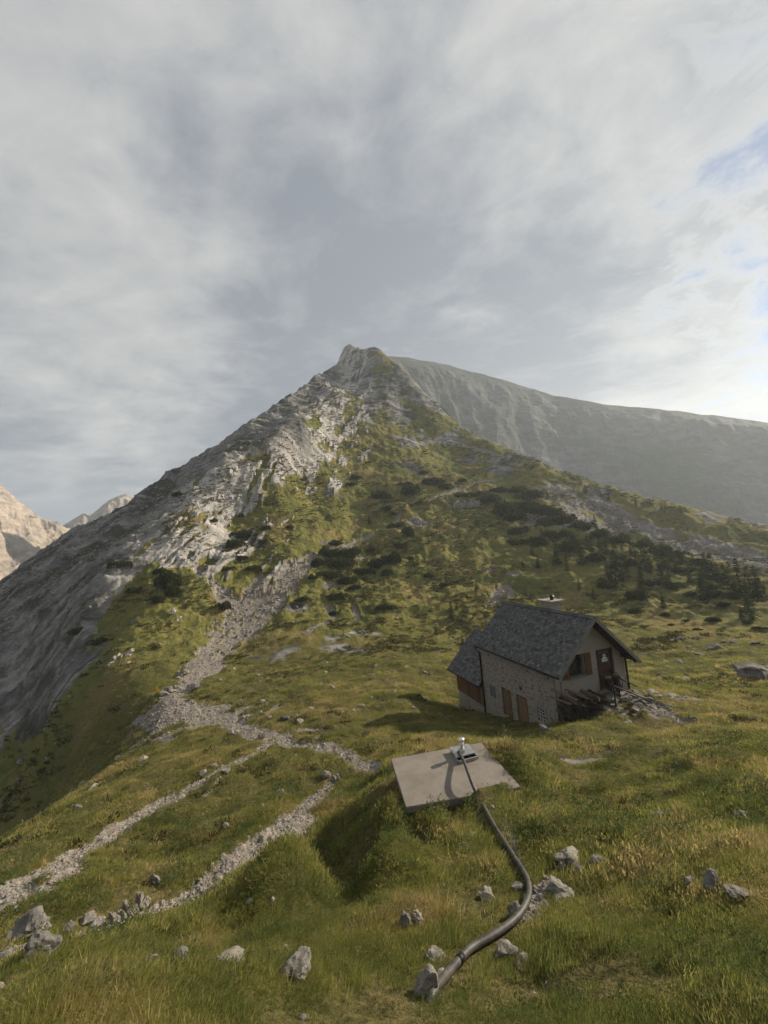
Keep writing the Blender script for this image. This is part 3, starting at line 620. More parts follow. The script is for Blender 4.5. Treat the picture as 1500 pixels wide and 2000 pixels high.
RIBS = [(467, 975, 20, 56), (509, 966, 18, 30), (517, 1022, 26, 56), (558, 1026, 18, 46), (472, 1006, 14, 22), (480, 1040, 16, 14), (470, 1080, 12, 26), (413, 1092, 14, 36), (360, 1078, 26, 36), (373, 1010, 40, 44), (344, 1025, 40, 26), (408, 1008, 24, 22),
 (427, 975, 30, 46), (387, 955, 30, 26), (445, 928, 40, 24), (592, 924, 18, 26), (624, 924, 12, 18), (590, 906, 20, 38), (570, 868, 24, 36), (623, 870, 22, 26), (640, 842, 22, 22), (655, 765, 26, 24), (634, 756, 24, 22), (620, 912, 14, 24), (545, 905, 24, 34), (520, 925, 26, 30), (495, 930, 22, 38), (605, 850, 20, 30), (650, 805, 18, 22), (660, 880, 14, 14), (535, 960, 14, 20), (575, 960, 12, 18), (600, 985, 10, 12), (640, 960, 10, 10), (560, 1060, 12, 12), (440, 1030, 20, 14), (400, 1045, 18, 16), (330, 1065, 20, 24), (318, 1092, 18, 20), (352, 1100, 22, 16), (345, 1215, 16, 18), (335, 1198, 22, 14), (360, 1180, 14, 10), (220, 1296, 30, 16), (250, 1280, 24, 14), (700, 790, 14, 10), (720, 760, 16, 10), (760, 830, 18, 10), (785, 870, 20, 8)]
rr = random.Random(5); zones = {}
for i, (u, v, wpx, hpx) in enumerate(RIBS):
    P = ground(u, v); dep = depth_of(P); wm = wpx * dep / FPX / 2; hm = hpx * dep / FPX / 2
    o = bpy.data.objects.new('limestone_rib', FIN[i % 8]); COL.objects.link(o)
    o.scale = (max(hm, wm) * 1.0, wm * 1.1, max(hm * 0.5, wm * 0.8)); o.location = P + Vector((0, hm * 0.7, hm * 0.45))
    o.rotation_euler = (rr.uniform(-0.2, 0.2), -0.55 + rr.uniform(-0.15, 0.15), r_ang + rr.uniform(-0.3, 0.3))
    zn = ('high under the summit' if v < 800 else 'in the upper third of the left ridge' if v < 930 else 'halfway down the left ridge' if v < 1045 else 'low on the left ridge above the scree track')
    zones.setdefault(zn, []).append((u, o))
for zn, L in zones.items():
    L.sort(key=lambda a: a[0])
    for j, (u, o) in enumerate(L):
        tag(o, ('%s pale limestone rib from left %s' % (ORD[j] if j < 20 else 'rightmost', zn)), 'rock outcrop', 'limestone ribs on the left ridge')

# ------------------------------------------------------------------ conifers and dwarf pines
def leaf_material(name, c1, c2, trans=0.25):
    m = bpy.data.materials.new(name); m.use_nodes = True; k = NT(m.node_tree); out = k.n('ShaderNodeOutputMaterial')
    tone = k.n('ShaderNodeAttribute', attribute_name='tone').outputs['Fac']; oi = k.n('ShaderNodeObjectInfo').outputs['Random']
    f = k.math('ADD', k.math('MULTIPLY', tone, 0.7), k.math('MULTIPLY', oi, 0.3))
    c = k.mix(f, c1, c2); d = k.n('ShaderNodeBsdfDiffuse', {'Color': c}); t = k.n('ShaderNodeBsdfTranslucent', {'Color': c})
    mx = k.n('ShaderNodeMixShader', {0: trans, 1: d.outputs[0], 2: t.outputs[0]}); k.t.links.new(mx.outputs[0], out.inputs[0]); return m
M_NEEDLE = leaf_material('spruce_needles', (0.020, 0.034, 0.014), (0.070, 0.090, 0.032))
M_PINE = leaf_material('dwarf_pine_needles', (0.014, 0.023, 0.009), (0.075, 0.088, 0.028))
M_BARK = simple('bark', (0.06, 0.045, 0.035), (0.11, 0.085, 0.065), 12)
def conifer_meshes(seed):
    r = random.Random(seed); c = MB(); t = MB()
    t.tube([(0, 0, -0.08), (0.004, 0.003, 0.3), (0.0, 0.004, 0.65), (0.002, 0, 0.98)], [0.020, 0.014, 0.008, 0.002], 6)
    lv = 15; fat = r.uniform(0.22, 0.32)
    for i in range(lv):
        z = 0.05 + 0.92 * (i / (lv - 1)) ** 0.92; R = fat * (1 - z) ** 0.8 + 0.012; nb = 8 if i < 10 else 5; a0 = r.random() * 6.3
        for j in range(nb):
            if r.random() < 0.12: continue
            a = a0 + 6.283 * j / nb + r.uniform(-0.25, 0.25); L = R * r.uniform(0.65, 1.15); d = Vector((math.cos(a), math.sin(a), 0)); s = Vector((-d.y, d.x, 0)); zz = z + r.uniform(-0.02, 0.02)
            tone = r.random()
            tip = d * L + Vector((0, 0, zz - L * 0.28)); mid = d * L * 0.55 + Vector((0, 0, zz + 0.005)); w_ = L * 0.34 + 0.008
            c.tri(Vector((0, 0, zz)), mid + s * w_ * 0.6, mid - s * w_ * 0.6, tone * 0.5); c.tri(mid + s * w_ * 0.6, tip, mid - s * w_ * 0.6, tone)
            for q in range(3):
                p = d * L * r.uniform(0.35, 1.0) + s * r.uniform(-1, 1) * w_ * 0.8 + Vector((0, 0, zz - L * 0.1 + r.uniform(-0.01, 0.02))); e = 0.022 + 0.03 * r.random()
                c.tri(p + s * e, p - s * e, p + d * e * 1.2 + Vector((0, 0, r.uniform(-0.5, 1.4) * e)), r.random())
    return c.mesh('conifer_crown'), t.mesh('conifer_trunk')
def pine_meshes(seed):
    r = random.Random(seed); c = MB(); t = MB()
    lobes = [(r.uniform(-0.6, 0.6), r.uniform(-0.5, 0.5), r.uniform(0.35, 0.6), r.uniform(0.5, 0.95)) for _ in range(7)]
    for k_ in range(1000):
        lx, ly, lr, lh = r.choice(lobes); a = r.random() * 6.283; el = math.asin(r.random() ** 0.8); q = r.uniform(0.75, 1.05)
        n = Vector((math.cos(a) * math.cos(el), math.sin(a) * math.cos(el), math.sin(el)))
        p = Vector((lx + n.x * lr * q, ly + n.y * lr * q, max(n.z * lh * q, -0.05))); s = n.cross(Vector((r.gauss(0, 1), r.gauss(0, 1), r.gauss(0, 1)))).normalized(); e = r.uniform(0.05, 0.10)
        c.tri(p - s * e, p + s * e, p + (n + Vector((0, 0, 0.9))).normalized() * e * 2.2, r.random())
    for k_ in range(7): lx, ly, lr, lh = lobes[k_]; t.tube([(lx * 0.2, ly * 0.2, -0.15), (lx * 0.7, ly * 0.7, lh * 0.35), (lx, ly, lh * 0.7)], [0.05, 0.04, 0.02], 5)
    return c.mesh('pine_foliage'), t.mesh('pine_stem')
CON = [conifer_meshes(40 + i) for i in range(7)]; PIN = [pine_meshes(60 + i) for i in range(6)]
for c_, t_ in CON: c_.materials.append(M_NEEDLE); t_.materials.append(M_BARK)
for c_, t_ in PIN: c_.materials.append(M_PINE); t_.materials.append(M_BARK)
TREES = {
 'in the thicket above the scree gully edge': [(1136, 1100, 30), (1148, 1072, 24), (1157, 1074, 28), (1172, 1073, 22), (1203, 1090, 30), (1217, 1091, 22), (1120, 1062, 18), (1185, 1082, 20), (1102, 1048, 18), (1232, 1084, 18)],
 'in the dense clump straight above the hut roof end': [(1188, 1129, 26), (1203, 1134, 44), (1217, 1137, 30), (1195, 1140, 22), (1132, 1153, 18), (1161, 1171, 18), (1226, 1128, 20)],
 'on the open slope right of the dense clump': [(1241, 1099, 32), (1252, 1137, 22), (1257, 1170, 36), (1261, 1110, 36), (1281, 1094, 20), (1292, 1139, 32), (1297, 1110, 36), (1296, 1187, 20), (1308, 1147, 30), (1313, 1099, 20), (1331, 1099, 24), (1348, 1137, 20), (1270, 1118, 24), (1322, 1120, 20)],
 'in the stand at the right edge of the wood': [(1367, 1142, 18), (1376, 1171, 42), (1380, 1126, 36), (1392, 1126, 34), (1404, 1137, 28), (1429, 1150, 40), (1445, 1150, 44), (1465, 1158, 40), (1484, 1161, 28), (1495, 1166, 24), (1467, 1209, 50), (1449, 1209, 18), (1416, 1140, 30), (1436, 1160, 26), (1478, 1150, 34)],
 'scattered along the far grassy spur on the right': [(1070, 973, 11), (1145, 966, 15), (1190, 978, 11), (1242, 988, 13), (1292, 996, 10), (1162, 1021, 13), (1330, 1002, 12), (1270, 985, 9)],
 'on the slope above the hut chimney': [(1022, 1109, 16), (1052, 1109, 18), (1060, 1062, 24), (1075, 1012, 18), (1090, 1102, 32), (1040, 1085, 16), (1108, 1115, 20)],
 'standing alone on the grass slope left of the hut roof': [(853, 1239, 14), (872, 1144, 18), (883, 1211, 27), (892, 1190, 14), (904, 1261, 14), (931, 1153, 16), (731, 1153, 11), (724, 1072, 12), (722, 1024, 14), (838, 1060, 11), (860, 1050, 10)],
}
i = 0
for zn, L in TREES.items():
    for j, (u, v, hpx) in enumerate(sorted(L)):
        P = ground(u, v); h = hpx * depth_of(P) / FPX; c_, t_ = CON[i % 7]; r = random.Random(i)
        o = empty('conifer', P, r.uniform(0, 6.28)); s = h * 1.3; o.scale = (s * r.uniform(0.95, 1.35),) * 2 + (s,)
        for nm, me in (('crown', c_), ('trunk', t_)):
            q = bpy.data.objects.new(nm, me); COL.objects.link(q); q.parent = o
        tag(o, '%s conifer from left %s' % (ORD[j], zn), 'conifer', 'young conifers on the slopes'); i += 1
SHRUBS = {
 'in the black thicket at the head of the scree track': [(640, 1088, 46, 20), (668, 1092, 54, 22), (692, 1084, 32, 16), (655, 1110, 54, 24), (622, 1106, 30, 16), (680, 1108, 36, 16)],
 'below the black thicket on the slope': [(640, 1132, 48, 18), (675, 1142, 44, 18), (692, 1152, 26, 10), (664, 1172, 40, 13), (590, 1175, 36, 9), (656, 1202, 26, 9), (610, 1132, 26, 10)],
 'in the middle of the grassy mountainside': [(765, 1102, 44, 24), (740, 1110, 32, 18), (710, 1124, 40, 16), (758, 1125, 30, 14), (783, 1074, 28, 16), (795, 1049, 26, 20), (775, 1032, 30, 14), (722, 1080, 22, 9), (801, 1094, 14, 9), (752, 1192, 40, 11), (653, 1065, 40, 10), (835, 1128, 22, 8), (870, 1145, 26, 7)],
 'high on the grassy mountainside above the shelter wall': [(742, 974, 40, 17), (805, 966, 36, 22), (790, 952, 30, 13), (850, 948, 58, 17), (868, 956, 38, 17), (900, 942, 22, 9), (697, 936, 26, 10), (685, 949, 18, 9), (755, 998, 30, 11), (825, 927, 22, 9), (770, 1006, 20, 8), (720, 905, 14, 5), (820, 985, 16, 7)],
 'right of the shelter wall': [(905, 972, 50, 12), (955, 984, 50, 22), (995, 1006, 58, 32), (1003, 964, 50, 16), (1030, 976, 50, 18), (1030, 996, 50, 20), (975, 962, 40, 12), (938, 970, 40, 12), (1010, 1018, 40, 20)],
 'on the left ridge among the limestone ribs': [(467, 1052, 58, 16), (450, 1070, 50, 16), (518, 1061, 28, 9), (486, 1115, 38, 11), (445, 1115, 28, 9), (466, 1096, 32, 12), (563, 1033, 26, 9), (518, 1035, 24, 9), (434, 1192, 26, 18), (346, 970, 22, 10), (470, 1010, 20, 8), (415, 1020, 20, 8)],
 'on the rim of the shaded slabs': [(322, 1150, 46, 34), (332, 1165, 40, 26), (312, 1124, 26, 16), (300, 1180, 26, 16), (230, 1110, 40, 16), (190, 1260, 40, 14), (260, 1160, 30, 14), (150, 1240, 36, 14)],
 'along the dark rib above the trees': [(1050, 1004, 48, 22), (1085, 1009, 46, 22), (1110, 1024, 46, 22), (1140, 1036, 46, 20), (1175, 1050, 48, 18), (1210, 1061, 48, 18), (1250, 1071, 48, 18), (1290, 1081, 48, 18), (1328, 1091, 46, 16), (1020, 1044, 42, 18), (1045, 1066, 44, 18), (1090, 1054, 48, 22), (1130, 1076, 48, 22), (1065, 1030, 44, 20), (1360, 1104, 44, 14), (1012, 1066, 36, 16)],
 'between the conifers on the right slope': [(1190, 1150, 50, 18), (1250, 1170, 38, 16), (1245, 1198, 28, 10), (1300, 1204, 18, 8), (1400, 1168, 32, 16), (1440, 1171, 36, 18), (1395, 1153, 34, 10), (1165, 1098, 44, 18), (1225, 1108, 42, 16), (1320, 1150, 36, 14), (1270, 1145, 30, 12), (1350, 1165, 30, 10), (1340, 1118, 36, 12), (1470, 1170, 36, 14), (1420, 1185, 30, 8)],
 'dotting the bright meadow under the wood': [(1395, 1215, 32, 9), (1462, 1219, 18, 9), (1365, 1232, 16, 5), (1340, 1215, 14, 5), (1310, 1222, 14, 4), (1490, 1230, 24, 6)],
}
i = 0
for zn, L in SHRUBS.items():
    for j, (u, v, wpx, hpx) in enumerate(sorted(L)):
        P = ground(u, v); dp = depth_of(P); wm = wpx * dp / FPX / 2; hm = hpx * dp / FPX; c_, t_ = PIN[i % 6]; r = random.Random(500 + i)
        o = empty('dwarf_pine', P + Vector((0, wm * 0.3, 0)), r.uniform(-0.5, 0.5) + (3.14 if r.random() < 0.5 else 0)); o.scale = (wm * 1.2, wm * 0.85, max(hm, wm * 0.5) * 1.05)
        for nm, me in (('foliage', c_), ('stem', t_)):
            q = bpy.data.objects.new(nm, me); COL.objects.link(q); q.parent = o
        tag(o, '%s dwarf pine from left %s' % (ORD[j], zn), 'shrub', 'dwarf pines on the mountainside'); i += 1
HUT_A = Vector((7.656, 19.857, -9.793)); HUT_R = 0.31
_hg = Vector((math.cos(HUT_R), math.sin(HUT_R), 0)); _hd = Vector((-math.sin(HUT_R), math.cos(HUT_R), 0))
SLAB = [(-0.34, 10.95), (2.19, 11.43), (2.58, 9.32), (-0.03, 8.94)]
# ------------------------------------------------------------------ the hut
def toned(name, c1, c2, scale, rough=0.85, stretch=(1, 1, 1), bump=0.3, bdist=0.02, spec=0.15):
    """colour runs with the piece's own tone value and with grain"""
    m, k, b = mat(name)
    co = k.map(k.n('ShaderNodeTexCoord').outputs['Object'], scale=stretch)
    t = k.n('ShaderNodeAttribute', attribute_name='tone').outputs['Fac']; n = k.noise(co, scale, 7, 0.65)
    f = k.math('ADD', k.math('MULTIPLY', t, 0.65), k.math('MULTIPLY', k.math('SUBTRACT', n, 0.32), 0.9), clamp=True)
    k.t.links.new(k.mix(f, c1, c2), b.inputs['Base Color']); b.inputs['Roughness'].default_value = rough; b.inputs['Specular IOR Level'].default_value = spec
    bp = k.n('ShaderNodeBump', {'Height': k.noise(co, scale * 2.5, 5, 0.7), 'Strength': bump, 'Distance': bdist}); k.t.links.new(bp.outputs[0], b.inputs['Normal'])
    return m
M_PLASTER = toned('rubble_mortar', (0.18, 0.16, 0.13), (0.36, 0.325, 0.275), 2.2, 0.95, bump=0.8, bdist=0.05)
M_GABLE = toned('grey_render', (0.19, 0.178, 0.155), (0.35, 0.33, 0.295), 1.6, 0.95, bump=0.5, bdist=0.03)
M_STONE = toned('wall_rubble', (0.13, 0.115, 0.096), (0.30, 0.262, 0.216), 5.0, 0.95, bump=0.6)
M_SHINGLE = toned('weathered_shingles', (0.030, 0.030, 0.032), (0.165, 0.163, 0.163), 9.0, 0.8, bump=0.5)
M_DARKWOOD = toned('dark_wood', (0.018, 0.014, 0.011), (0.06, 0.045, 0.034), 3.0, 0.8, (1, 1, 0.2))
M_GREYWOOD = toned('grey_wood', (0.09, 0.085, 0.08), (0.20, 0.19, 0.175), 4.0, 0.85, (1, 1, 0.3))
M_BROWN = toned('brown_boards', (0.065, 0.034, 0.018), (0.155, 0.088, 0.048), 5.0, 0.8, (3, 3, 0.25))
M_HONEY = toned('larch_door_boards', (0.115, 0.068, 0.036), (0.22, 0.14, 0.08), 5.0, 0.75, (3, 3, 0.25))
M_REDWOOD = toned('red_brown_door', (0.038, 0.017, 0.012), (0.085, 0.042, 0.030), 4.0, 0.6, (3, 3, 0.3), spec=0.3)
M_OLDWOOD = toned('old_timber', (0.055, 0.038, 0.028), (0.17, 0.12, 0.082), 4.0, 0.85, (3, 3, 0.4))
M_METAL = simple('dark_gutter', (0.012, 0.012, 0.013), (0.03, 0.03, 0.032), 8, 0.5, 0.1, metal=0.6)
M_GLASS = simple('window_glass', (0.010, 0.012, 0.013), (0.02, 0.022, 0.024), 3, 0.08, 0.0, spec=0.5)
M_BLACK = simple('unlit_black', (0.012, 0.011, 0.010), (0.02, 0.018, 0.016), 3, 0.95, 0.0)  # black standing in for the unlit inside of window and hatch
M_WHITE = simple('white_paint', (0.62, 0.62, 0.60), (0.74, 0.74, 0.72), 9, 0.6, 0.1)
M_INK = simple('printed_ink', (0.05, 0.05, 0.055), (0.08, 0.08, 0.085), 9, 0.8, 0.0)
M_CEMENT = simple('chimney_cement', (0.22, 0.19, 0.165), (0.33, 0.295, 0.26), 5, 0.95, 0.5)
M_SLATE = simple('blue_grey_panel', (0.085, 0.092, 0.10), (0.12, 0.128, 0.138), 4, 0.8, 0.2)
HL, HW, EV, SL_ = 6.85, 4.51, 3.36, 0.98; OG, OE, OB = 0.72, 0.26, 0.16; RIDGE = EV + HW / 2 * SL_
hut = empty('stone_hut', HUT_A, HUT_R)
tag(hut, 'old stone hut with dark shingle roof and brown timber lean-to', 'hut')
def roofz(x): return EV + min(x, HW - x) * SL_
def wall_holes(mb, xs, z0, ztop, holes, pt):
    """wall face between x cuts with rectangular holes; pt(x, z, depth) gives the point"""
    cuts = sorted(set(xs + [h[0] for h in holes] + [h[1] for h in holes]))
    for a, b in zip(cuts[:-1], cuts[1:]):
        hs = sorted([h for h in holes if h[0] <= a + 1e-6 and h[1] >= b - 1e-6], key=lambda h: h[2]); z = z0
        for h in hs: mb.quad(pt(a, z, 0), pt(b, z, 0), pt(b, h[2], 0), pt(a, h[2], 0)); z = h[3]
        mb.quad(pt(a, z, 0), pt(b, z, 0), pt(b, ztop(b), 0), pt(a, ztop(a), 0))
    for x0, x1, za, zb, dp in holes:
        mb.quad(pt(x0, za, 0), pt(x1, za, 0), pt(x1, za, dp), pt(x0, za, dp)); mb.quad(pt(x0, zb, dp), pt(x1, zb, dp), pt(x1, zb, 0), pt(x0, zb, 0))
        mb.quad(pt(x0, za, dp), pt(x0, zb, dp), pt(x0, zb, 0), pt(x0, za, 0)); mb.quad(pt(x1, za, 0), pt(x1, zb, 0), pt(x1, zb, dp), pt(x1, za, dp))
W_WIN = (0.94, 1.88, 2.82, 3.86, 0.28); W_DOOR = (2.80, 3.74, 1.93, 3.84, 0.16)
DOORS = [(3.89, 4.70, -0.40, 1.12), (2.42, 3.25, -0.40, 1.17)]; LAT = (1.04, 1.58, 0.44, 1.10, 0.2); BLIND = (5.42, 6.12, 0.22, 0.95, 0.06); NICHE = (2.70, 2.98, 1.52, 1.74, 0.16)
g = MB(); wall_holes(g, [0, HW / 2, HW], -0.9, roofz, [W_WIN, W_DOOR], lambda x, z, d: (x, d, z)); g.build('gable_wall', M_GABLE, hut)
g = MB(); wall_holes(g, [0, HL], -1.9, lambda y: EV, [(d[0], d[1], d[2], d[3], 0.12) for d in DOORS] + [LAT, BLIND, NICHE], lambda y, z, d: (d, y, z)); lw = g.build('long_wall', M_PLASTER, hut)
g = MB(); g.quad((HW, 0, -1.9), (HW, HL, -1.9), (HW, HL, EV), (HW, 0, EV)); g.quad((0, HL, -1.9), (0, HL, EV), (HW, HL, EV), (HW, HL, -1.9)); g.tri((0, HL, EV), (HW / 2, HL, RIDGE), (HW, HL, EV)); g.build('rear_wall', M_PLASTER, hut)
def rubble(name, w_, z0, zt, holes, pt, n, parent, seed, keep, big=1.0):
    """irregular stones standing a little proud of the mortar"""
    r = random.Random(seed); mb = MB(); done = []
    for _ in range(n * 6):
        if len(done) >= n: break
        x = r.uniform(0.05, w_ - 0.05); z = r.uniform(z0, zt(x) - 0.08); a = r.uniform(0.07, 0.17) * big; b = a * r.uniform(0.4, 0.75)
        if not keep(x, z, r): continue
        if any(h[0] - a < x < h[1] + a and h[2] - b < z < h[3] + b for h in holes): continue
        if any(abs(x - q[0]) < (a + q[2]) * 0.85 and abs(z - q[1]) < (b + q[3]) * 0.9 for q in done): continue
        done.append((x, z, a, b)); m = r.randint(5, 7); a0 = r.random() * 6.3; ro = r.uniform(-0.4, 0.4); pr = r.uniform(0.006, 0.035); tn = r.random()
        ring = []
        for j in range(m):
            t = a0 + 6.283 * j / m; q = r.uniform(0.8, 1.12); px, pz = math.cos(t) * a * q, math.sin(t) * b * q; ring.append((x + px * math.cos(ro) - pz * math.sin(ro), z + px * math.sin(ro) + pz * math.cos(ro)))
        base = len(mb.v)
        for px, pz in ring: mb.v.append(tuple(pt(px, pz, 0.02))); mb.t.append(tn)
        for px, pz in ring: mb.v.append(tuple(pt(x + (px - x) * 0.82, z + (pz - z) * 0.82, -pr))); mb.t.append(tn)
        for j in range(m): j2 = (j + 1) % m; mb.f.append((base + j, base + j2, base + m + j2, base + m + j))
        mb.f.append(tuple(base + m + j for j in range(m)))
    return mb.build(name, M_STONE, parent, kind='stuff')
rubble('rubble_stones', HL, -1.5, lambda y: EV, DOORS + [LAT, BLIND, NICHE], lambda y, z, d: (d, y, z), 620, lw, 3, lambda x, z, r: r.random() < 0.35 + 0.65 * (mnoise.noise(Vector((x * 0.7, z * 0.9, 3))) > -0.15))
rubble('rubble_stones', HW, -0.6, roofz, [W_WIN, W_DOOR], lambda x, z, d: (x, d, z), 60, hut, 4, lambda x, z, r: z < 2.2 or r.random() < 0.25, 0.8)
# cellar doors
for ya, yb, za, zb in DOORS:
    d = empty('cellar_door'); d.parent = hut; n = 4; w_ = (yb - ya) / n; r = random.Random(int(ya * 10))
    for j in range(n): q = MB(); q.box(0.05 + r.uniform(0, 0.012), 0.09, ya + j * w_ + 0.004, ya + (j + 1) * w_ - 0.004, za + 0.02, zb - 0.02, r.random()); q.build('plank', M_HONEY, d)
    q = MB(); q.box(-0.012, 0.05, ya - 0.05, ya - 0.002, za, zb + 0.06, 0.2); q.box(-0.012, 0.05, yb + 0.002, yb + 0.05, za, zb + 0.06, 0.2); q.box(-0.014, 0.05, ya - 0.002, yb + 0.002, zb + 0.001, zb + 0.062, 0.25); q.build('frame', M_DARKWOOD if ya > 3.5 else M_BROWN, d)
    q = MB(); q.box(0.035, 0.049, ya + 0.1, yb - 0.1, za + 0.25, za + 0.34, 0.6); q.box(0.035, 0.049, ya + 0.1, yb - 0.1, zb - 0.42, zb - 0.33, 0.6); q.build('ledge', M_HONEY, d)
# barred cellar window
cw = empty('cellar_window'); cw.parent = hut
y0, y1, z0, z1, dp = LAT
q = MB(); q.quad((dp, y0, z0), (dp, y1, z0), (dp, y1, z1), (dp, y0, z1)); q.build('pane', M_GLASS, cw)
for j in range(1, 3): q = MB(); q.tube([(0.03, y0 + (y1 - y0) * j / 3, z0), (0.03, y0 + (y1 - y0) * j / 3, z1)], 0.013, 6); q.build('bar', M_WHITE, cw)
for j in range(1, 4): q = MB(); q.tube([(0.05, y0, z0 + (z1 - z0) * j / 4), (0.05, y1, z0 + (z1 - z0) * j / 4)], 0.013, 6); q.build('bar', M_WHITE, cw)
q = MB(); q.box(0.04, 0.059, BLIND[0], BLIND[1], BLIND[2], BLIND[3]); q.build('blind_panel', M_SLATE, hut)
# gable window with shutters
gw = empty('window'); gw.parent = hut; x0, x1, z0, z1, dp = W_WIN
q = MB(); q.quad((x0, dp, z0), (x1, dp, z0), (x1, dp, z1), (x0, dp, z1)); q.build('dark_interior', M_BLACK, gw)
for a, b in ((x0 + 0.05, (x0 + x1) / 2 - 0.02), ((x0 + x1) / 2 + 0.02, x1 - 0.05)): q = MB(); q.box(a, b, dp - 0.05, dp - 0.04, z0 + 0.06, z1 - 0.06); q.build('pane', M_GLASS, gw)
q = MB(); q.box(x0, x0 + 0.05, dp - 0.08, dp - 0.02, z0, z1, .2); q.box(x1 - 0.05, x1, dp - 0.08, dp - 0.02, z0, z1, .2); q.box((x0 + x1) / 2 - 0.02, (x0 + x1) / 2 + 0.02, dp - 0.08, dp - 0.02, z0 + 0.05, z1 - 0.05, .3); q.box(x0 + 0.05, x1 - 0.05, dp - 0.078, dp - 0.02, z0, z0 + 0.05, .3); q.box(x0 + 0.05, x1 - 0.05, dp - 0.078, dp - 0.02, z1 - 0.05, z1, .3); q.build('frame', M_DARKWOOD, gw)
q = MB(); q.box(x0 - 0.06, x1 + 0.06, -0.09, 0.2, z0 - 0.07, z0 + 0.002, 0.8); q.build('sill', M_GREYWOOD, gw)
for a, b in ((x1 + 0.03, x1 + 0.46), (x0 - 0.46, x0 - 0.03)):
    sh = empty('shutter'); sh.parent = gw
    for j in range(3): q = MB(); c_ = (b - a) / 3; q.box(a + j * c_ + 0.003, a + (j + 1) * c_ - 0.003, -0.06, -0.03, z0 - 0.03, z1 + 0.02, 0.3 + 0.25 * j); q.build('board', M_BROWN, sh)
    q = MB(); q.box(a + 0.03, b - 0.03, -0.085, -0.061, z0 + 0.12, z0 + 0.21, 0.3); q.box(a + 0.03, b - 0.03, -0.085, -0.061, z1 - 0.25, z1 - 0.16, 0.3); q.build('batten', M_BROWN, sh)
# entrance door
dr_ = empty('door'); dr_.parent = hut; x0, x1, z0, z1, dp = W_DOOR
q = MB(); q.box(x0 + 0.08, x1 - 0.08, dp - 0.06, dp, z0, z1 - 0.08, 0.4); q.build('door_leaf', M_REDWOOD, dr_)
q = MB()
for a, b, c_, e in ((x0 + 0.16, x1 - 0.16, z0 + 0.15, z0 + 0.75), (x0 + 0.16, x1 - 0.16, z0 + 0.85, z0 + 1.25)): q.box(a, b, dp - 0.085, dp - 0.061, c_, e, 0.6)
q.build('door_panel', M_REDWOOD, dr_)
q = MB(); q.box(x0 - 0.06, x0 + 0.08, -0.03, dp - 0.01, z0, z1 + 0.06, 0.1); q.box(x1 - 0.08, x1 + 0.06, -0.03, dp - 0.01, z0, z1 + 0.06, 0.1); q.box(x0 + 0.08, x1 - 0.08, -0.028, dp - 0.01, z1 - 0.08, z1 + 0.058, 0.1); q.build('frame', M_REDWOOD, dr_)
q = MB(); q.box(x0 + 0.10, x0 + 0.14, dp - 0.09, dp - 0.061, z0 + 0.9, z1 - 0.12, 0.9); q.box(x1 - 0.14, x1 - 0.10, dp - 0.09, dp - 0.061, z0 + 0.9, z1 - 0.12, 0.9); q.box(x0 + 0.14, x1 - 0.14, dp - 0.088, dp - 0.061, z1 - 0.17, z1 - 0.12, 0.9); q.build('glazing_bead', M_GREYWOOD, dr_)
q = MB(); q.tube([(x1 - 0.13, dp - 0.06, z0 + 0.95), (x1 - 0.13, dp - 0.12, z0 + 0.95), (x1 - 0.23, dp - 0.12, z0 + 0.95)], 0.012, 6); q.build('handle', M_METAL, dr_)
nt = empty('notice'); nt.parent = dr_
q = MB(); q.box(3.13, 3.50, dp - 0.105, dp - 0.092, 3.24, 3.42, 0.5); q.box(3.23, 3.40, dp - 0.105, dp - 0.092, 3.422, 3.60, 0.5); q.build('sheet', M_WHITE, nt)
q = MB()
for zz in (3.375, 3.315): q.box(3.16, 3.47, dp - 0.1075, dp - 0.1055, zz - 0.008, zz + 0.008)
q.box(3.28, 3.35, dp - 0.1075, dp - 0.1055, 3.47, 3.55); q.build('print', M_INK, nt)
# roof
def roof(parent, xe, xr, ya, yb, ze, zr, seed, th=0.05, ex=0.21):
    """one slope from the eave (xe, ze) to the ridge (xr, zr): boarding plus courses of split shingles"""
    r = random.Random(seed); s = Vector((xr - xe, 0, zr - ze)); L = s.length; s.normalize(); n = Vector((-s.z, 0, s.x)); n = n if n.z > 0 else -n
    P = lambda t, y, h: Vector((xe, y, ze)) + s * t + n * h
    q = MB(); q.hexa([P(0, ya, -th), P(L, ya, -th), P(L, yb, -th), P(0, yb, -th), P(0, ya, 0), P(L, ya, 0), P(L, yb, 0), P(0, yb, 0)], 0.3); o = q.build('roof_boarding', M_DARKWOOD, parent)
    mb = MB(); step = 0.155; rows = int(L / step) + 1
    for i in range(rows):
        t0 = -0.05 + i * step; t1 = min(t0 + step * 1.7, L + 0.01); y = ya - 0.03 - r.uniform(0, 0.1)
        while y < yb + 0.02:
            w_ = r.uniform(0.11, 0.24); y2 = min(y + w_, yb + 0.03); h0 = 0.030 + r.uniform(0, 0.014); h1 = 0.012; dt = r.uniform(-0.018, 0.018); ya_, yb_ = max(y, ya - 0.03) + 0.004, y2 - 0.004
            if yb_ > ya_ + 0.03: mb.hexa([P(t0 + dt, ya_, 0.004), P(t1, ya_, 0.002), P(t1, yb_, 0.002), P(t0 + dt, yb_, 0.004), P(t0 + dt, ya_, h0), P(t1, ya_, h1), P(t1, yb_, h1), P(t0 + dt, yb_, h0)], min(1, max(0, r.gauss(0.42, 0.27))))
            y = y2
    sh = mb.build('shingles', M_SHINGLE, parent, kind='stuff'); return o
RZ = 0.14                                              # rafters lift the roof off the wall head
roof(hut, -OE, HW / 2, -OG, HL + OB, EV - OE * SL_ + RZ, RIDGE + RZ, 1); roof(hut, HW + OE, HW / 2, -OG, HL + OB, EV - OE * SL_ + RZ, RIDGE + RZ, 2)
q = MB(); r = random.Random(8)
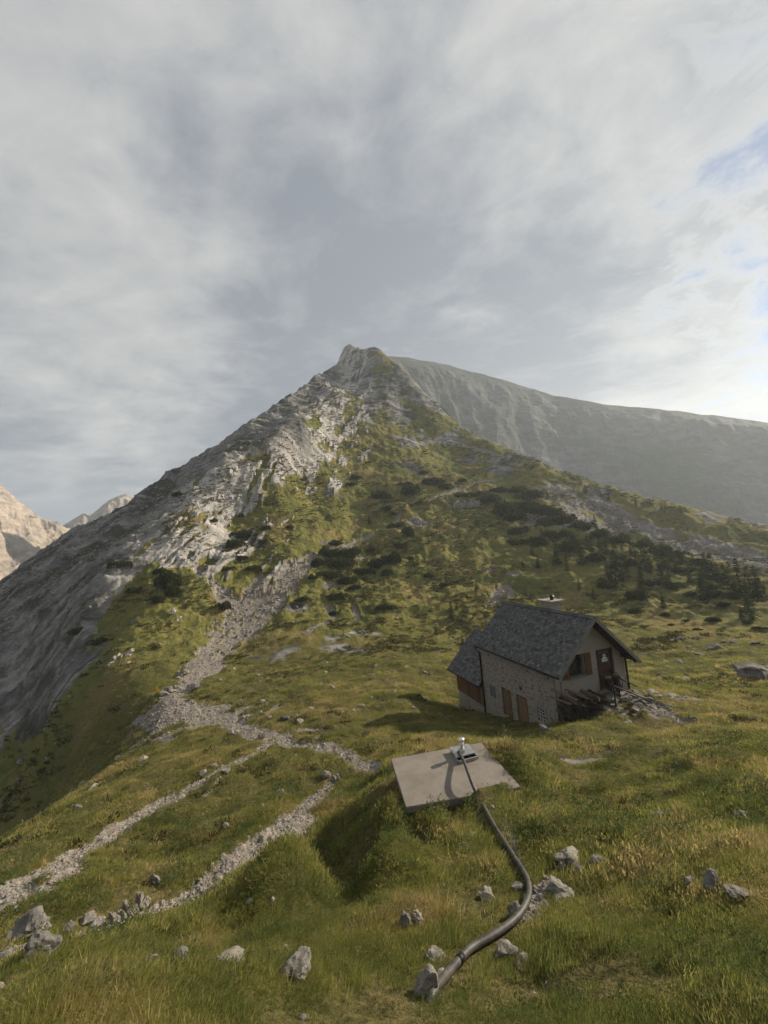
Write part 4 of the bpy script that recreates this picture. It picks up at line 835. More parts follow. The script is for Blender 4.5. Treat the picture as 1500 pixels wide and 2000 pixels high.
for j in range(34):
    ya = -OG - 0.02 + j * (HL + OB + OG) / 34; yb = ya + (HL + OB + OG) / 34 * 1.15
    for sg in (-1, 1): q.beam((HW / 2 - sg * 0.02, (ya + yb) / 2, RIDGE + RZ + 0.058), (HW / 2 + sg * 0.17, (ya + yb) / 2, RIDGE + RZ - 0.12 + 0.058 + r.uniform(0, 0.01)), (yb - ya) * 0.93, 0.018, r.random() * 0.6)
q.build('ridge_shingles', M_SHINGLE, hut, kind='stuff')
for sg, xe in ((1, -OE), (-1, HW + OE)):
    q = MB(); q.beam((xe - sg * 0.0, -OG - 0.026, EV - OE * SL_ + RZ - 0.07), (HW / 2 - sg * 0.003, -OG - 0.026, RIDGE + RZ - 0.07), 0.03, 0.16, 0.75, Vector((0, 1, 0)).cross(Vector((sg * (HW / 2 + OE), 0, RIDGE - EV + OE * SL_))).normalized() * sg); q.build('barge_board', M_GREYWOOD, hut)
for x in (0.12, HW / 2, HW - 0.12): q = MB(); q.box(x - 0.07, x + 0.07, -OG + 0.06, 0.1, roofz(x) - 0.14, roofz(x) + 0.03, 0.3); q.build('purlin', M_DARKWOOD, hut)
for j in range(9): y = -OG + 0.25 + j * 0.88; q = MB(); q.beam((HW + OE - 0.02, y, EV - OE * SL_ + 0.03), (HW - 0.2, y, EV + 0.2 * SL_ + 0.02), 0.09, 0.1, 0.3); q.build('rafter_end', M_DARKWOOD, hut)
q = MB(); q.tube([(-OE - 0.07, -OG, EV - OE * SL_ + RZ - 0.05), (-OE - 0.07, HL + OB, EV - OE * SL_ + RZ - 0.07)], 0.062, 8); q.build('gutter', M_METAL, hut)
q = MB(); q.tube([(-OE - 0.07, HL + 0.02, EV - OE * SL_ + RZ - 0.08), (-OE - 0.05, HL + 0.02, EV - OE * SL_ - 0.1), (-0.08, HL - 0.04, EV - OE * SL_ - 0.38), (-0.08, HL - 0.04, -1.25)], 0.05, 8); q.build('downpipe', M_METAL, hut)
q = MB(); q.tube([(HW + OE + 0.06, -OG, EV - OE * SL_ + RZ - 0.06), (HW + OE + 0.06, HL + OB, EV - OE * SL_ + RZ - 0.06)], 0.06, 8); q.build('gutter', M_METAL, hut)
q = MB(); q.tube([(HW + 0.05, -0.05, EV - 0.1), (HW + 0.05, -0.05, 1.2)], 0.055, 8); q.build('downpipe', M_METAL, hut)
q = MB(); q.tube([(-0.03, -0.035, 3.1), (-0.03, -0.035, -0.1)], 0.012, 5); q.build('lightning_conductor', M_METAL, hut)
q = MB(); q.tube([(0.34, -0.03, 2.75), (0.34, -0.03, 1.2)], 0.012, 5); q.build('cable', M_METAL, hut)
# chimney
ch = empty('chimney'); ch.parent = hut
q = MB(); q.box(2.35, 3.0, 2.42, 3.22, 4.6, 6.13, 0.6); q.build('stack', M_CEMENT, ch)
q = MB(); q.box(2.20, 3.15, 2.20, 3.44, 6.13, 6.21, 0.8); q.build('cap', M_CEMENT, ch)
q = MB(); q.tube([(2.68, 2.7, 6.21), (2.68, 2.7, 6.36), (2.68, 2.7, 6.40), (2.68, 2.7, 6.50)], [0.10, 0.11, 0.16, 0.07], 12); q.build('cowl', M_METAL, ch)
# lean-to
AY0, AY1, AE = HL + 0.02, 10.55, 0.72
q = MB(); q.box(0.0, HW - 0.4, AY0, AY1, -2.9, -0.64, 0.5); q.build('foundation', M_PLASTER, hut)
rubble('rubble_stones', AY1 - AY0, -2.4, lambda y: -0.66, [], lambda y, z, d: (d, AY0 + y, z), 110, hut, 9, lambda x, z, r: True)
n = 17
for j in range(n): w_ = (AY1 - AY0) / n; q = MB(); r = random.Random(j); q.box(-0.045 - r.uniform(0, 0.012), -0.004, AY0 + j * w_ + 0.004, AY0 + (j + 1) * w_ - 0.004, -0.70 + r.uniform(-0.02, 0.02), 0.86, r.random()); q.build('plank', M_BROWN, hut)
q = MB(); q.box(0.0, HW - 0.4, AY1 - 0.06, AY1, -0.64, 0.9, 0.4); q.tri((0, AY1, 0.9), (HW - 0.4, AY1, 0.9), (HW / 2, AY1, 2.9)); q.build('lean_to_wall', M_BROWN, hut)
roof(hut, -0.32, HW / 2, AY0 + 0.01, AY1 + 0.75, 0.66, 0.66 + (HW / 2 + 0.32) * 1.0, 21); roof(hut, HW + 0.1, HW / 2, AY0 + 0.01, AY1 + 0.75, 0.88, 0.66 + (HW / 2 + 0.32) * 1.0, 22)
q = MB(); q.tube([(-0.40, AY0 + 0.1, 0.60), (-0.40, AY1 + 0.75, 0.58)], 0.055, 8); q.build('gutter', M_METAL, hut)

# ------------------------------------------------------------------ things around the hut
def hp(x, y, z): return HUT_A + _hg * x + _hd * y + Vector((0, 0, z))
HM = Matrix.Translation(HUT_A) @ Matrix.Rotation(HUT_R, 4, 'Z')
# stone ramp up to the door: piled blocks
ramp = empty('stone_ramp', hp(3.3, -0.9, 0.6), HUT_R); tag(ramp, 'ramp of piled pale stones leading up to the hut door', 'stone ramp')
STN = []
for i in range(7):
    me = rock_mesh('block', 1500 + i, 1, 0.8, 0.55, 2, 0.28, 10); me.materials.append(M_ROCK); STN.append(me)
r = random.Random(77)
for i in range(120):
    x = r.uniform(1.5, 6.6); y = r.uniform(-2.3, -0.25) + (x - 4) * 0.06
    topz = 1.86 if x < 4.0 else 1.86 - (x - 4.0) * 0.62
    d = max(0, -1.0 - y) * 0.55 + max(0, 2.5 - x) * 0.75; z = topz - d - r.uniform(0.02, 0.2) ; gz = zat(*hp(x, y, 0).xy) - HUT_A.z
    if z < gz - 0.15: z = gz + r.uniform(-0.05, 0.08)
    o = bpy.data.objects.new('stone', STN[i % 7]); COL.objects.link(o); o.parent = ramp; s = r.uniform(0.14, 0.36)
    o.location = (x - 3.3, y + 0.9, z - 0.6 - s * 0.25); o.rotation_euler = (r.uniform(-.25, .25), r.uniform(-.25, .25), r.uniform(0, 6.3)); o.scale = (s * 1.2, s, s * 0.8)
# solid core of the ramp
q = MB(); q.hexa([(-1.7, -1.2, -1.6), (3.6, -1.0, -1.8), (3.6, 0.8, -1.8), (-1.7, 0.86, -1.6), (-0.9, -0.35, 1.0), (0.9, -0.35, 1.12), (0.9, 0.86, 1.16), (-0.9, 0.86, 1.16)], 0.5); q.build('core', M_ROCKD, ramp)
q = MB(); q.hexa([(0.9, -0.5, -1.8), (3.9, -0.6, -1.9), (3.9, 0.6, -1.9), (0.9, 0.85, -1.8), (0.9, -0.3, 1.08), (3.7, -0.4, -0.85), (3.7, 0.4, -0.85), (0.9, 0.75, 1.08)], 0.5); q.build('core', M_ROCKD, ramp)
# hand rail
rl = empty('handrail', hp(3.0, -1.2, 1.7), HUT_R); tag(rl, 'rough wooden handrail slanting down beside the stone ramp', 'handrail')
for a, b, w_ in (((-0.5, 0.55, 1.32), (0.72, -0.1, 0.62), 0.075), ((-0.75, 0.1, 0.92), (1.15, -0.35, -0.08), 0.07), ((-0.75, -0.25, 0.42), (0.5, -0.55, -0.22), 0.07)): q = MB(); q.tube([a, ((a[0] + b[0]) / 2, (a[1] + b[1]) / 2, (a[2] + b[2]) / 2 + 0.02), b], [w_ * 0.55, w_ * 0.5, w_ * 0.42], 7); q.build('rail', M_DARKWOOD, rl)
for p, h in (((-0.12, 0.18, -0.1), 1.12), ((-0.62, 0.0, 0.0), 1.0)): q = MB(); q.tube([(p[0], p[1], p[2] - 0.35), (p[0] - 0.02, p[1], p[2] + h)], [0.042, 0.036], 7); q.build('post', M_DARKWOOD, rl)
# dark bundle on the doorstep
M_SACK = simple('black_fabric', (0.010, 0.010, 0.012), (0.022, 0.021, 0.023), 5, 0.9, 0.4)
for dx, dy, sx, sz, lb, top in ((2.98, -0.36, 0.24, 0.40, 'left of two black rucksacks standing before the hut door', (0.20, 0.15, 0.11)), (3.42, -0.42, 0.25, 0.48, 'right and taller of two black rucksacks standing before the hut door', (0.16, 0.12, 0.09))):
    b_ = empty('rucksack', hp(dx, dy, 1.9), HUT_R + 0.3); tag(b_, lb, 'rucksack', 'rucksacks on the doorstep')
    me = rock_mesh('bag', int(dx * 100), sx, sx * 0.75, sz, 3, 0.12, 5, True); me.materials.append(M_SACK); o = link('bag', me, None, b_); o.location = (0, 0, sz * 0.85)
    me = rock_mesh('lid', int(dx * 100) + 1, sx * 0.8, sx * 0.65, 0.09, 2, 0.1, 3, True); me.materials.append(simple('bag_lid', top, tuple(x * 1.3 for x in top), 6)); o = link('lid', me, None, b_); o.location = (0, 0, sz * 1.72)
    for s_ in (-1, 1): q = MB(); q.tube([(s_ * sx * 0.45, -sx * 0.5, sz * 1.5), (s_ * sx * 0.5, -sx * 0.85, sz * 0.9), (s_ * sx * 0.5, -sx * 0.6, sz * 0.25)], 0.02, 5); q.build('strap', M_SACK, b_)
# wood heap under old boards beside the gable
r = random.Random(31); gzh = lambda x, y: zat(*hp(x, y, 0).xy) - HUT_A.z
LOGM = []
for i in range(5):
    q = MB(); a = [r.uniform(0.8, 1.2) for _ in range(6)]; ring = [(math.cos(j * 1.047) * a[j], math.sin(j * 1.047) * a[j]) for j in range(6)]
    for x in (-1, -0.3, 0.4, 1):
        for cy_, cz_ in ring: q.v.append((x, cy_ * r.uniform(0.85, 1.1), cz_ * r.uniform(0.85, 1.1))); q.t.append(0.4)
    for k_ in range(3):
        for j in range(6): j2 = (j + 1) % 6; q.f.append((k_ * 6 + j, (k_ + 1) * 6 + j, (k_ + 1) * 6 + j2, k_ * 6 + j2))
    q.f.append(tuple(range(6))); q.f.append(tuple(reversed(range(18, 24)))); me = q.mesh('log'); me.materials.append(M_DARKWOOD); LOGM.append(me)
for i in range(40):
    lay = i // 13; x = -0.3 + (i % 13) * 0.17 + r.uniform(-0.08, 0.08) + lay * 0.03; y = -0.75 + r.uniform(-0.35, 0.3); z = max(gzh(x, y) + 0.05, 1.0) + lay * 0.33 + r.uniform(-0.04, 0.04)
    o = bpy.data.objects.new('log', LOGM[i % 5]); COL.objects.link(o); o.location = hp(x, y, z); rd = r.uniform(0.08, 0.16); o.scale = (r.uniform(0.25, 0.5), rd, rd); o.rotation_euler = (0, r.uniform(-0.3, 0.3), HUT_R + math.pi / 2 + r.uniform(-0.9, 0.9))
    tag(o, 'dark log lying in the wood heap under the boards beside the gable', 'log', 'logs of the wood heap beside the gable')
for i in range(9):
    q = MB(); l_ = r.uniform(0.42, 0.62); q.box(-l_, l_, -0.085, 0.085, -0.018, 0.018, r.random() * 0.8); q2 = q.build('weathered_board', M_OLDWOOD)
    x = -0.42 + i * 0.235; q2.location = hp(x, -0.8, 2.26 + 0.10 * math.sin(i * 1.7) - 0.02 * i + (0.16 if i % 3 == 1 else 0)); q2.rotation_euler = (r.uniform(-0.12, 0.12), 0.20 + r.uniform(-0.08, 0.08), HUT_R - math.pi / 2 + 0.35 + r.uniform(-0.15, 0.15))
    tag(q2, '%s old board from the left laid slanting on the wood heap' % ORD[i], 'board', 'boards covering the wood heap')
# ------------------------------------------------------------------ cistern with hatch and hose
M_CONC = None
def concrete():
    m, k, b = mat('cast_concrete'); co = k.n('ShaderNodeTexCoord').outputs['Object']
    n1 = k.noise(co, 1.6, 7, 0.6); n2 = k.noise(co, 60, 4, 0.75); n3 = k.noise(co, 7, 6, 0.65)
    c = k.mix(k.ramp(n1, 0.3, 0.7), (0.158, 0.138, 0.116), (0.235, 0.21, 0.18)); c = k.mix(k.math('MULTIPLY', k.ramp(n2, 0.5, 0.75), 0.5), c, (0.33, 0.29, 0.245)); c = k.mix(k.math('MULTIPLY', k.ramp(n2, 0.47, 0.28), 0.6), c, (0.10, 0.085, 0.07)); c = k.mix(k.math('MULTIPLY', k.ramp(n3, 0.48, 0.28), 0.5), c, (0.12, 0.11, 0.085)); c = k.mix(k.math('MULTIPLY', k.ramp(n1, 0.55, 0.7), 0.4), c, (0.16, 0.15, 0.11))
    k.t.links.new(c, b.inputs['Base Color']); bp = k.n('ShaderNodeBump', {'Height': k.math('ADD', n2, n3), 'Strength': 0.5, 'Distance': 0.012}); k.t.links.new(bp.outputs[0], b.inputs['Normal']); return m
M_CONC = concrete()
M_GALV = simple('galvanised_sheet', (0.30, 0.30, 0.31), (0.45, 0.45, 0.46), 8, 0.42, 0.1, metal=0.7)
M_ALU = simple('brushed_aluminium', (0.55, 0.54, 0.52), (0.70, 0.69, 0.66), 14, 0.35, 0.05, metal=0.85)
ST = -5.48; cist = empty('cistern', (1.1, 10.16, ST)); tag(cist, 'square concrete cistern slab in the grass before the hut', 'cistern')
cl = [Vector((x - 1.1, y - 10.16, 0)) for x, y in SLAB]
bm = bmesh.new(); vs_ = [bm.verts.new(p - Vector((0, 0, 0.14))) for p in cl] + [bm.verts.new(p) for p in cl]
for f in ((0, 1, 2, 3), (7, 6, 5, 4), (0, 4, 5, 1), (1, 5, 6, 2), (2, 6, 7, 3), (3, 7, 4, 0)): bm.faces.new([vs_[i] for i in f])
bmesh.ops.recalc_face_normals(bm, faces=bm.faces); bmesh.ops.bevel(bm, geom=list(bm.edges), offset=0.012, segments=2, affect='EDGES')
me = bpy.data.meshes.new('slab'); bm.to_mesh(me); bm.free(); link('slab', me, M_CONC, cist)
q = MB(); ci = [p * 0.93 for p in cl]; q.hexa([p + Vector((0, 0, -1.7)) for p in reversed(ci)] + [p + Vector((0, 0, -0.141)) for p in reversed(ci)]); q.build('tank_wall', M_CONC, cist)
ht = empty('hatch'); ht.parent = cist; HC = [Vector((x - 1.1, y - 10.16, 0)) for x, y in ((1.28, 10.98), (1.82, 11.10), (1.91, 10.60), (1.37, 10.43))]
q = MB()
for a, b in zip(HC, HC[1:] + HC[:1]): d = (b - a).normalized(); q.beam(a + d * 0.02 + Vector((0, 0, 0.037)), b - d * 0.02 + Vector((0, 0, 0.037)), 0.04, 0.072)
q.build('hatch_frame', M_GALV, ht)
q = MB(); q.hexa([p * 1.0 + Vector((0, 0, 0.003)) for p in reversed(HC)] + [p + Vector((0, 0, 0.006)) for p in reversed(HC)]); q.build('black_hole_sheet', M_BLACK, ht)  # black sheet on the slab, the hole's darkness put into its colour
cx = sum(HC, Vector()) / 4; off = Vector((-0.03, 0.10, 0)); L4 = [cx + (p - cx) * 0.98 + off for p in HC]
q = MB(); q.hexa([Vector((p.x, p.y, 0.085)) for p in reversed(L4)] + [Vector((p.x, p.y, 0.112)) for p in reversed(L4)]); lid = q.build('hatch_lid', M_GALV, ht)
q = MB(); q.box(-0.07, 0.07, -0.05, 0.05, 0, 0.07); o = q.build('lock_box', M_GALV, ht); o.location = (HC[0].x * 0.35 + HC[3].x * 0.3 + HC[2].x * 0.35, cx.y - 0.02, 0.112); o.rotation_euler = (0, 0, 0.2)
vp = empty('vent_pipe'); vp.parent = cist; vp.location = (0.455, 0.66, 0.112)
q = MB(); q.tube([(0, 0, 0), (0, 0, 0.27)], 0.052, 14); q.build('pipe', M_ALU, vp, True)
q = MB(); q.tube([(0, 0, 0.24), (0, 0, 0.27), (0, 0, 0.32), (0, 0, 0.335)], [0.078, 0.082, 0.078, 0.04], 16); q.build('cap', M_ALU, vp, True)
# hose
def plane_pt(u, v, z): d = ray(u, v); t = z / d[2]; return Vector(d * t)
hpts = [plane_pt(896, 1471, ST + 0.10), plane_pt(903, 1480, ST + 0.19), plane_pt(910, 1497, ST + 0.27), plane_pt(917, 1517, ST + 0.25), plane_pt(926, 1540, ST + 0.16), plane_pt(936, 1558, ST + 0.07)]
for u, v in HOSE_PX: hpts.append(ground(u, v) + Vector((0, 0, 0.05)))
hpts += [hpts[-1] + Vector((-0.10, -0.16, -0.10)), hpts[-1] + Vector((-0.2, -0.3, -0.4))]
def spline(P, n):
    out = []
    for i in range(len(P) - 1):
        a, b, c_, d = P[max(i - 1, 0)], P[i], P[i + 1], P[min(i + 2, len(P) - 1)]
        for j in range(n): t = j / n; out.append(0.5 * ((2 * b) + (c_ - a) * t + (2 * a - 5 * b + 4 * c_ - d) * t * t + (-a + 3 * b - 3 * c_ + d) * t ** 3))
    return out + [P[-1]]
hs_ = spline(hpts, 8)
for _ in range(14):
    hs_ = [hs_[0]] + [hs_[i] * 0.5 + (hs_[i - 1] + hs_[i + 1]) * 0.25 for i in range(1, len(hs_) - 1)] + [hs_[-1]]
n_slab = 6 * 8; n_end = len(hs_) - 17
for i in range(n_slab, n_end):
    p = hs_[i]; t_ = Vector((p.x, p.y)).normalized(); p.z = max([p.z, zat(p.x, p.y) + 0.04])
for _ in range(10):
    zz = [p.z for p in hs_]
    for i in range(n_slab - 3, n_end): hs_[i].z = zz[i] * 0.5 + (zz[i - 1] + zz[i + 1]) * 0.25
HOSE = [p.copy() for p in hs_]
M_HOSE = simple('worn_rubber_hose', (0.026, 0.025, 0.024), (0.075, 0.070, 0.062), 9, 0.55, 0.2, spec=0.3)
org = hs_[-1].copy(); hose = empty('hose', org); tag(hose, 'thick dark rubber hose curving from the hatch down through the grass', 'hose')
q = MB(); q.tube([p - org for p in hs_], 0.038, 14); q.build('pipe', M_HOSE, hose, True)
for i in (0, 134): p = hs_[i] - org; d = (hs_[min(i + 1, len(hs_) - 1)] - hs_[max(i - 1, 0)]).normalized(); q = MB(); q.tube([p - d * 0.05, p + d * 0.05], 0.0425, 14); q.build('clamp', M_METAL, hose, True)
# ------------------------------------------------------------------ yellow way mark, shelter wall
M_YEL = simple('yellow_paint', (0.62, 0.36, 0.015), (0.74, 0.45, 0.03), 8, 0.5, 0.05)
P = ground(306, 1356); s = depth_of(P) / FPX; sg = empty('way_sign', P); tag(sg, 'bright yellow hiking arrow on a short post by the track', 'sign')
q = MB(); q.tube([(0.02, 0, -0.3), (0, 0, 17 * s)], 0.028, 8); q.build('post', M_GREYWOOD, sg)
q = MB(); q.v = [(-6 * s, -0.05, 2 * s), (4 * s, -0.05, 6 * s), (5 * s, -0.05, 11 * s), (2 * s, -0.05, 10 * s), (1.5 * s, -0.05, 15 * s), (-0.8 * s, -0.05, 16 * s), (-1 * s, -0.05, 9 * s), (-5 * s, -0.05, 5 * s)]
q.v += [(x, y + 0.02, z) for x, y, z in q.v]; q.t = [0.5] * 16; q.f = [tuple(range(8)), tuple(reversed(range(8, 16)))] + [(i, i + 8, (i + 1) % 8 + 8, (i + 1) % 8) for i in range(8)]; q.build('arrow_board', M_YEL, sg)
P0 = ground(886, 992); P1 = ground(938, 990); dd_ = depth_of(P0) / FPX; dv = (P1 - P0); dv.z = 0; Lw = dv.length; sw = empty('shelter_wall', P0, math.atan2(dv.y, dv.x)); tag(sw, 'long grey drystone shelter wall with pale capstones on the mountainside', 'stone wall')
M_DRY = toned('drystone', (0.15, 0.145, 0.135), (0.34, 0.325, 0.30), 2.0, 0.95, bump=0.6)
r = random.Random(91); hh = 13 * dd_; nb = 14
for j in range(nb):
    for k_ in range(4):
        q = MB(); a = Lw * j / nb; b = Lw * (j + 1) / nb; q.box(a + 0.02, b - 0.02, r.uniform(-0.1, 0.05), 1.6, hh * k_ / 4 - 0.3, hh * (k_ + 1) / 4 - 0.33 + r.uniform(-0.02, 0.05), r.random()); q.build('stone', M_DRY, sw)
for x in (0.18, 0.45, 0.70): q = MB(); q.box(Lw * x - 0.22, Lw * x + 0.22, 0.1, 0.6, hh - 0.3, hh + 0.1, 1.0); q.build('capstone', M_WHITE if x < 0.3 else M_CEMENT, sw)
# ------------------------------------------------------------------ grass, herbs and gravel (nobody could count them)
def scatter(name, co, rot, scl, pid, tint, protos, label):
    me = bpy.data.meshes.new(name); me.vertices.add(len(co)); me.vertices.foreach_set('co', co.astype(np.float32).ravel())
    for nm, typ, a in (('rot', 'FLOAT_VECTOR', rot), ('scl', 'FLOAT_VECTOR', scl), ('tint', 'FLOAT', tint)):
        at = me.attributes.new(nm, typ, 'POINT'); at.data.foreach_set('vector' if typ == 'FLOAT_VECTOR' else 'value', a.astype(np.float32).ravel())
    at = me.attributes.new('pid', 'INT', 'POINT'); at.data.foreach_set('value', pid.astype(np.int32)); me.update()
    o = link(name, me)
    ng = bpy.data.node_groups.new(name, 'GeometryNodeTree'); ng.interface.new_socket('Geometry', in_out='INPUT', socket_type='NodeSocketGeometry'); ng.interface.new_socket('Geometry', in_out='OUTPUT', socket_type='NodeSocketGeometry')
    N, Lk = ng.nodes, ng.links
    gi = N.new('NodeGroupInput'); go = N.new('NodeGroupOutput'); ip = N.new('GeometryNodeInstanceOnPoints'); g2 = N.new('GeometryNodeGeometryToInstance')
    for p in reversed(protos):
        oi = N.new('GeometryNodeObjectInfo'); oi.inputs['Object'].default_value = p; Lk.new(oi.outputs['Geometry'], g2.inputs[0])
    def attr(nm, dt):
        a = N.new('GeometryNodeInputNamedAttribute'); a.data_type = dt; a.inputs[0].default_value = nm; return a.outputs[0]
    er = N.new('FunctionNodeEulerToRotation'); Lk.new(attr('rot', 'FLOAT_VECTOR'), er.inputs[0])
    Lk.new(gi.outputs[0], ip.inputs['Points']); Lk.new(g2.outputs[0], ip.inputs['Instance']); ip.inputs['Pick Instance'].default_value = True
    Lk.new(attr('pid', 'INT'), ip.inputs['Instance Index']); Lk.new(er.outputs[0], ip.inputs['Rotation']); Lk.new(attr('scl', 'FLOAT_VECTOR'), ip.inputs['Scale'])
    Lk.new(ip.outputs[0], go.inputs[0])
    md = o.modifiers.new('scatter', 'NODES'); md.node_group = ng
    tag(o, label, None, None, 'stuff'); return o
def grass_material(name, a, b_, c_, trans=0.5):
    m = bpy.data.materials.new(name); m.use_nodes = True; k = NT(m.node_tree); out = k.n('ShaderNodeOutputMaterial')
    ti = k.n('ShaderNodeAttribute', attribute_name='tint', attribute_type='INSTANCER').outputs['Fac']
    tn = k.n('ShaderNodeAttribute', attribute_name='tone').outputs['Fac']
    c = k.mix(k.ramp(ti, 0.0, 0.6), a, b_); c = k.mix(k.ramp(ti, 0.55, 1.0), c, c_)
    c = k.mix(k.math('MULTIPLY', k.ramp(tn, 0.7, 1.0), 0.75), c, (0.29, 0.225, 0.105))
    c = k.mix(1.0, c, k.mix(tn, (0.75, 0.75, 0.75), (1.2, 1.2, 1.2)), 'MULTIPLY')
    d = k.n('ShaderNodeBsdfDiffuse', {'Color': c}); t = k.n('ShaderNodeBsdfTranslucent', {'Color': c})
    mx = k.n('ShaderNodeMixShader', {0: trans, 1: d.outputs[0], 2: t.outputs[0]}); k.t.links.new(mx.outputs[0], out.inputs[0]); return m
M_GRASS = grass_material('meadow_grass', (0.135, 0.17, 0.042), (0.27, 0.275, 0.07), (0.42, 0.335, 0.15))
M_HERB = grass_material('meadow_herbs', (0.070, 0.10, 0.036), (0.13, 0.16, 0.056), (0.20, 0.19, 0.09))
def tuft(name, seed, nb, rad, h, wd, lean, mt, curl=0.5):
    r = random.Random(seed); b = MB()
    for _ in range(nb):
        a = r.random() * 6.283; q = rad * math.sqrt(r.random()); p = Vector((math.cos(a) * q, math.sin(a) * q, -0.03))
        hh = h * r.uniform(0.45, 1.1); d = Vector((math.cos(a) * r.uniform(0.1, 0.8) + lean, math.sin(a) * r.uniform(0.1, 0.8), 0)) * hh * curl
        s = Vector((r.gauss(0, 1), r.gauss(0, 1), 0)).normalized() * wd * r.uniform(0.6, 1.3); tn = r.random()
        m_ = p + Vector((0, 0, hh * 0.6)) + d * 0.35; tp = p + Vector((0, 0, hh * 0.95)) + d
        b.quad(p - s, p + s, m_ + s * 0.7, m_ - s * 0.7, tn); b.tri(m_ - s * 0.7, m_ + s * 0.7, tp, tn)
    me = b.mesh(name); me.materials.append(mt); return bpy.data.objects.new(name, me)
def herb(name, seed):
    r = random.Random(seed); b = MB()
    for _ in range(60):
        a = r.random() * 6.283; q = 0.13 * math.sqrt(r.random()); p = Vector((math.cos(a) * q, math.sin(a) * q, r.uniform(0.02, 0.13))); L = r.uniform(0.010, 0.022)
        d = Vector((math.cos(a + r.gauss(0, .6)), math.sin(a + r.gauss(0, .6)), r.uniform(-0.2, 0.7))).normalized() * L; s = d.cross(Vector((0, 0, 1))).normalized() * L * 0.42; tn = r.random() * 0.65
        b.quad(p - d, p + s, p + d, p - s, tn)
    me = b.mesh(name); me.materials.append(M_HERB); return bpy.data.objects.new(name, me)
protos = [tuft('tuft', 1, 40, 0.09, 0.085, 0.0026, 0.5, M_GRASS, 0.9), tuft('tuft', 2, 30, 0.07, 0.13, 0.0026, 0.6, M_GRASS, 1.0), tuft('tuft', 3, 50, 0.13, 0.05, 0.0030, 0.3, M_GRASS, 0.9), herb('herb', 4), herb('herb', 5),
          tuft('tuft', 6, 40, 0.16, 0.10, 0.0055, 0.5, M_GRASS, 0.9), tuft('tuft', 7, 44, 0.22, 0.06, 0.007, 0.3, M_GRASS, 0.9), tuft('tuft', 8, 44, 0.30, 0.085, 0.013, 0.3, M_GRASS, 0.9), tuft('tuft', 9, 5, 0.05, 0.22, 0.0018, 0.6, M_GRASS, 0.8)]
def grid_at(G, th, r):
    fi = np.interp(th, th_f, np.arange(len(th_f))); fj = np.interp(r, R_ALL, np.arange(nR)); return bilin(G[:len(th_f)], fi, fj)
def free(x, y, m=0.0):
    lx = (x - HUT_A.x) * _hg.x + (y - HUT_A.y) * _hg.y; ly = (x - HUT_A.x) * _hd.x + (y - HUT_A.y) * _hd.y
    ok = ~((lx > -0.05 - m) & (lx < 4.6 + m) & (ly > -0.05 - m) & (ly < 10.8 + m))
    ins = np.ones(len(x), bool)
    for (ax, ay), (bx, by) in zip(SLAB, SLAB[1:] + SLAB[:1]): ins &= ((bx - ax) * (y - ay) - (by - ay) * (x - ax)) < 0
    return ok & ~ins
def band(n, r0, r1, ids, s0, s1, seed, gmax=0.4, power=1.0, clump=None):
    g = np.random.default_rng(seed); th = g.uniform(-TFINE * 0.97, TFINE * 0.97, n); u = g.random(n)
    r = np.sqrt(r0 * r0 + (r1 * r1 - r0 * r0) * u ** power); x, y = np.sin(th) * r, np.cos(th) * r
    gr = grid_at(gravel, th, r); rk = grid_at(rock, th, r); nz = fbm(x, y, 2.2, 3, 0.5, 91)
    pat = fbm(x, y, 1.4, 4, 0.6, 97) + 0.6 * fbm(x, y, 5.0, 3, 0.6, 98)
    keep = (gr * 1.3 + g.uniform(-0.15, 0.15, n) < gmax) & (rk < 0.4) & free(x, y) & (pat + g.uniform(-0.35, 0.35, n) > -0.45) & (g.random(n) > sstep(r, 40, 60) * 0.92)
    hx = np.array([(p.x, p.y) for p in HOSE[:-24]]); near = r < 12
    dmin = np.full(n, 9.0); dmin[near] = np.sqrt(((x[near, None] - hx[None, :, 0]) ** 2 + (y[near, None] - hx[None, :, 1]) ** 2).min(1)); keep &= dmin > 0.14
    hx = hx * (1 - 0.17 / np.hypot(hx[:, 0], hx[:, 1]))[:, None]; dmin[near] = np.sqrt(((x[near, None] - hx[None, :, 0]) ** 2 + (y[near, None] - hx[None, :, 1]) ** 2).min(1)); keep &= dmin > 0.10
    if clump is not None: keep &= (fbm(x, y, clump, 3, 0.6, 93 + seed) + g.uniform(-0.2, 0.2, n) > 0.05)
    th, r, x, y, nz = th[keep], r[keep], x[keep], y[keep], nz[keep]; m = len(x)
    z = grid_at(Z, th, r); co = np.stack([x, y, z], 1)
    rot = np.stack([g.normal(0, 0.13, m), g.normal(0.05, 0.13, m), g.normal(0, 1.1, m)], 1)
    s = g.uniform(s0, s1, m) * (1 + 0.3 * nz); hf = np.clip(0.8 + 1.2 * fbm(x, y, 0.9, 3, 0.6, 99), 0.25, 1.6); scl = np.stack([s, s, s * hf * g.uniform(0.7, 1.25, m)], 1)
    pid = np.array(ids)[g.integers(0, len(ids), m)]
    dr = grid_at(dry, th, r); tint = np.clip(0.36 + 0.6 * nz + 0.4 * fbm(x, y, 0.7, 2, 0.5, 88) + 0.35 * dr + g.normal(0, 0.2, m), 0, 1)
    return co, rot, scl, pid, tint
def join(*B): return [np.concatenate(q) for q in zip(*B)]
